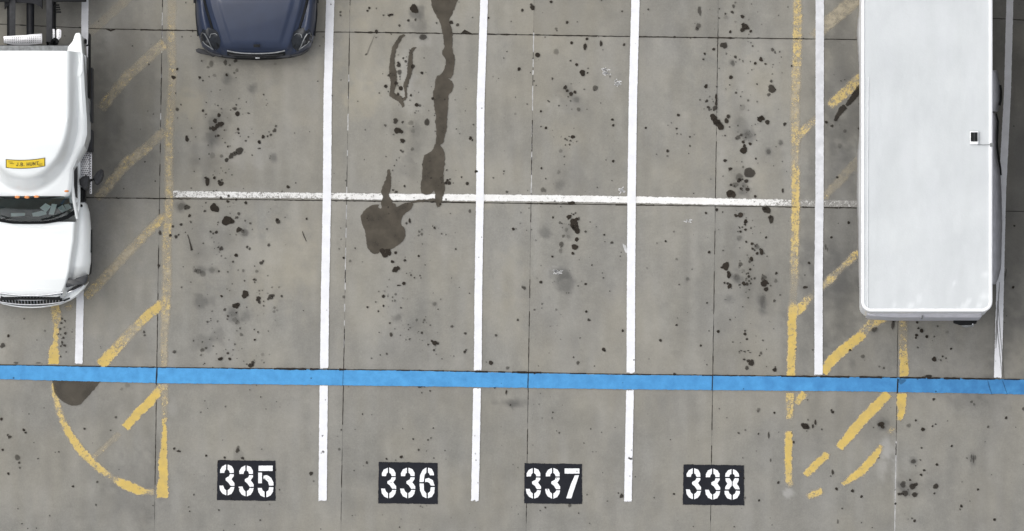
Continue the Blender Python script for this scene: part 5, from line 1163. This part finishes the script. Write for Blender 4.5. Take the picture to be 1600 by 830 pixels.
# grille, chrome strip, emblem, lower lip
GRC = prism('grille', [tuple(cp(u, v, 0).xy) for u, v in ((-46,86),(46,86),(45,92),(30,94.6),(0,96),(-30,94.6),(-45,92))], .45, .70, M['black'], CAR, .02)
tube('grille_trim', [cp(u, 88.6-abs(u/45)**3*3.2+2.2*(1-(u/45)**2)*.6, .80) for u in np.linspace(-45, 45, 15)], .014, M['dull_trim'], GRC)
p = at(402.5, 90, .72); box('emblem', (p.x, p.y-.01, .72), (7/S, 2.2/S, .03), M['dull_trim'], GRC, .01)
for k in range(3): tube('grille_slat', [cp(-42+k*2, 91.5+k*1.2, .72-.03*k), cp(0, 93.5+k*1.2, .72-.03*k), cp(42-k*2, 91.5+k*1.2, .72-.03*k)], .008, M['dark_plastic'], GRC, 6)
for sgn in (1, -1):
    # headlight cluster following the corner
    hp = [(58,58),(64,53),(74,50),(83,52),(87,60),(86,70),(81,79),(74,85),(64,86),(57,80),(55,70)]
    V = []; n = len(hp)
    def hz(u, v): return car_z(u, v, interp(v, Wt))
    V = [cp(sgn*u, v, hz(u, v)+.012) for u, v in hp]+[cp(sgn*(70+(u-70)*.6), 68+(v-68)*.6, hz(70+(u-70)*.6, 68+(v-68)*.6)+.035) for u, v in hp]+[cp(sgn*70, 68, hz(70,68)+.045)]
    F = [(i,(i+1)%n,n+(i+1)%n,n+i) for i in range(n)]+[(n+i,n+(i+1)%n,2*n) for i in range(n)]
    HL = obj('headlight', V, up2(V, F), M['lens'], CAR, True)
    def line(pts, r_, mt, nm='light_blade'):
        tube(nm, [cp(sgn*u, v, hz(u, v)+.045) for u, v in pts], r_, M[mt], HL, 6)
    line([(80,60),(77,64),(73,72),(70,79),(67,83.5)], .011, 'dull_trim'); line([(67,83.5),(72,80),(80,74.5),(83,70)], .010, 'dull_trim')
    line([(60,62),(63,59),(70,60),(72,66)], .006, 'dull_trim'); line([(78,60),(84,58),(86,62)], .006, 'dull_trim')
    bm = bmesh.new(); bmesh.ops.create_uvsphere(bm, u_segments=12, v_segments=8, radius=.045)
    for w_ in bm.verts: w_.co = Vector((w_.co.x, w_.co.y, w_.co.z*.5))+cp(sgn*75, 71, hz(75,71)+.02)
    bm_obj('projector', bm, M['dark_plastic'], HL, True)
    # dark plastic corner intake beneath the lamp
    prism('corner_intake', [tuple(cp(sgn*u, v, 0).xy) for u, v in ([(88,70),(80,84),(70,90),(58,93.5),(52,92),(56,84)] if sgn > 0 else [(88,70),(80,84),(70,90),(58,93.5),(52,92),(56,84)][::-1])], .28, .50, M['dark_plastic'], CAR, .02)
    prism('fender_trim', [tuple(cp(sgn*u, v, 0).xy) for u, v in ((90,-5),(95.2,-5),(95.2,28),(92,62),(89,60))][::sgn], .5, .62, M['black'], CAR, .01)
    box('side_marker', tuple(cp(sgn*96, 8, .75)), (3/S, 6/S, .05), M['black'], CAR, .01)
    tube('crease_shade', [cp(sgn*(interp(v, Hh)+5), v, car_z(interp(v,Hh)+5, v, interp(v,Wt))+.004) for v in np.arange(0, 80, 6)], .030, M['black'], CAR, 6)  # black tube laid in the crease to stand for its shade
    for v in (40-12, -245):
        wheel(tuple(cp(sgn*82, v, .34)), .34, .22, CAR, M['alloy'], M['rubber'])
    # wing mirrors and windows (above the frame)
    mr = prism('wing_mirror', [tuple(cp(sgn*u, v, 0).xy) for u, v in ((90,-62),(108,-66),(112,-58),(108,-50),(92,-50))][::sgn], 1.0, 1.16, M['car_blue'], CAR, .03)
# dark strip low under the left corner
prism('corner_strip', [tuple(at(x, y, .25).xy) for x, y in ((305.5,77.5),(310,75.5),(318,77),(326,81),(337,87),(334,89),(322,85.5),(312,83.5),(307,81.5))][::-1], .2, .27, M['dark_plastic'], CAR, .01)
prism('front_lip', [tuple(cp(u, v, 0).xy) for u, v in [(-78,84),(-58,93),(-30,96.5),(0,97.6),(30,96.5),(58,93),(78,84),(60,80),(-60,80)]], .2, .28, M['black'], CAR, .01)
# cowl, windshield, cabin
V = []
for i in range(8):
    t = i/7
    for j in range(21):
        s = -1+2*j/20; V.append(cp(s*(76-14*t), 3-60*t+6*(1-s*s)*(1-t), 1.05+.55*t+.03*(1-s*s)))
obj('windshield', V, grid_faces(8, 21), M['glass'], CAR, True)
box('cowl_panel', tuple(cp(0, -2, 1.04)), (146/S, 9/S, .06), M['black'], CAR, .02)
box('interior', tuple(cp(0, -120, 1.05)), (130/S, 230/S, .25), M['black'], CAR, .05)
def cab2(u, v, hw): return interp(v, [(-255,1.2),(-225,1.5),(-180,1.62),(-60,1.63),(-56,1.60)])-.05*(abs(u)/hw)**2
surf('roof', list(np.arange(-255, -55, 8)), lambda v: interp(v, [(-255,55),(-200,60),(-56,62)]), cab2, M['car_blue'], CAR, 25, pt=cp)
for sgn in (1, -1):
    V = [cp(sgn*u, v, z) for u, v, z in ((62,-58,1.57),(80,-20,1.06),(84,-150,1.06),(84,-250,1.06),(56,-250,1.25),(61,-200,1.56))]
    obj('side_window', V, up2(V, [(0,1,2,3,4,5)]), M['lens'], CAR)
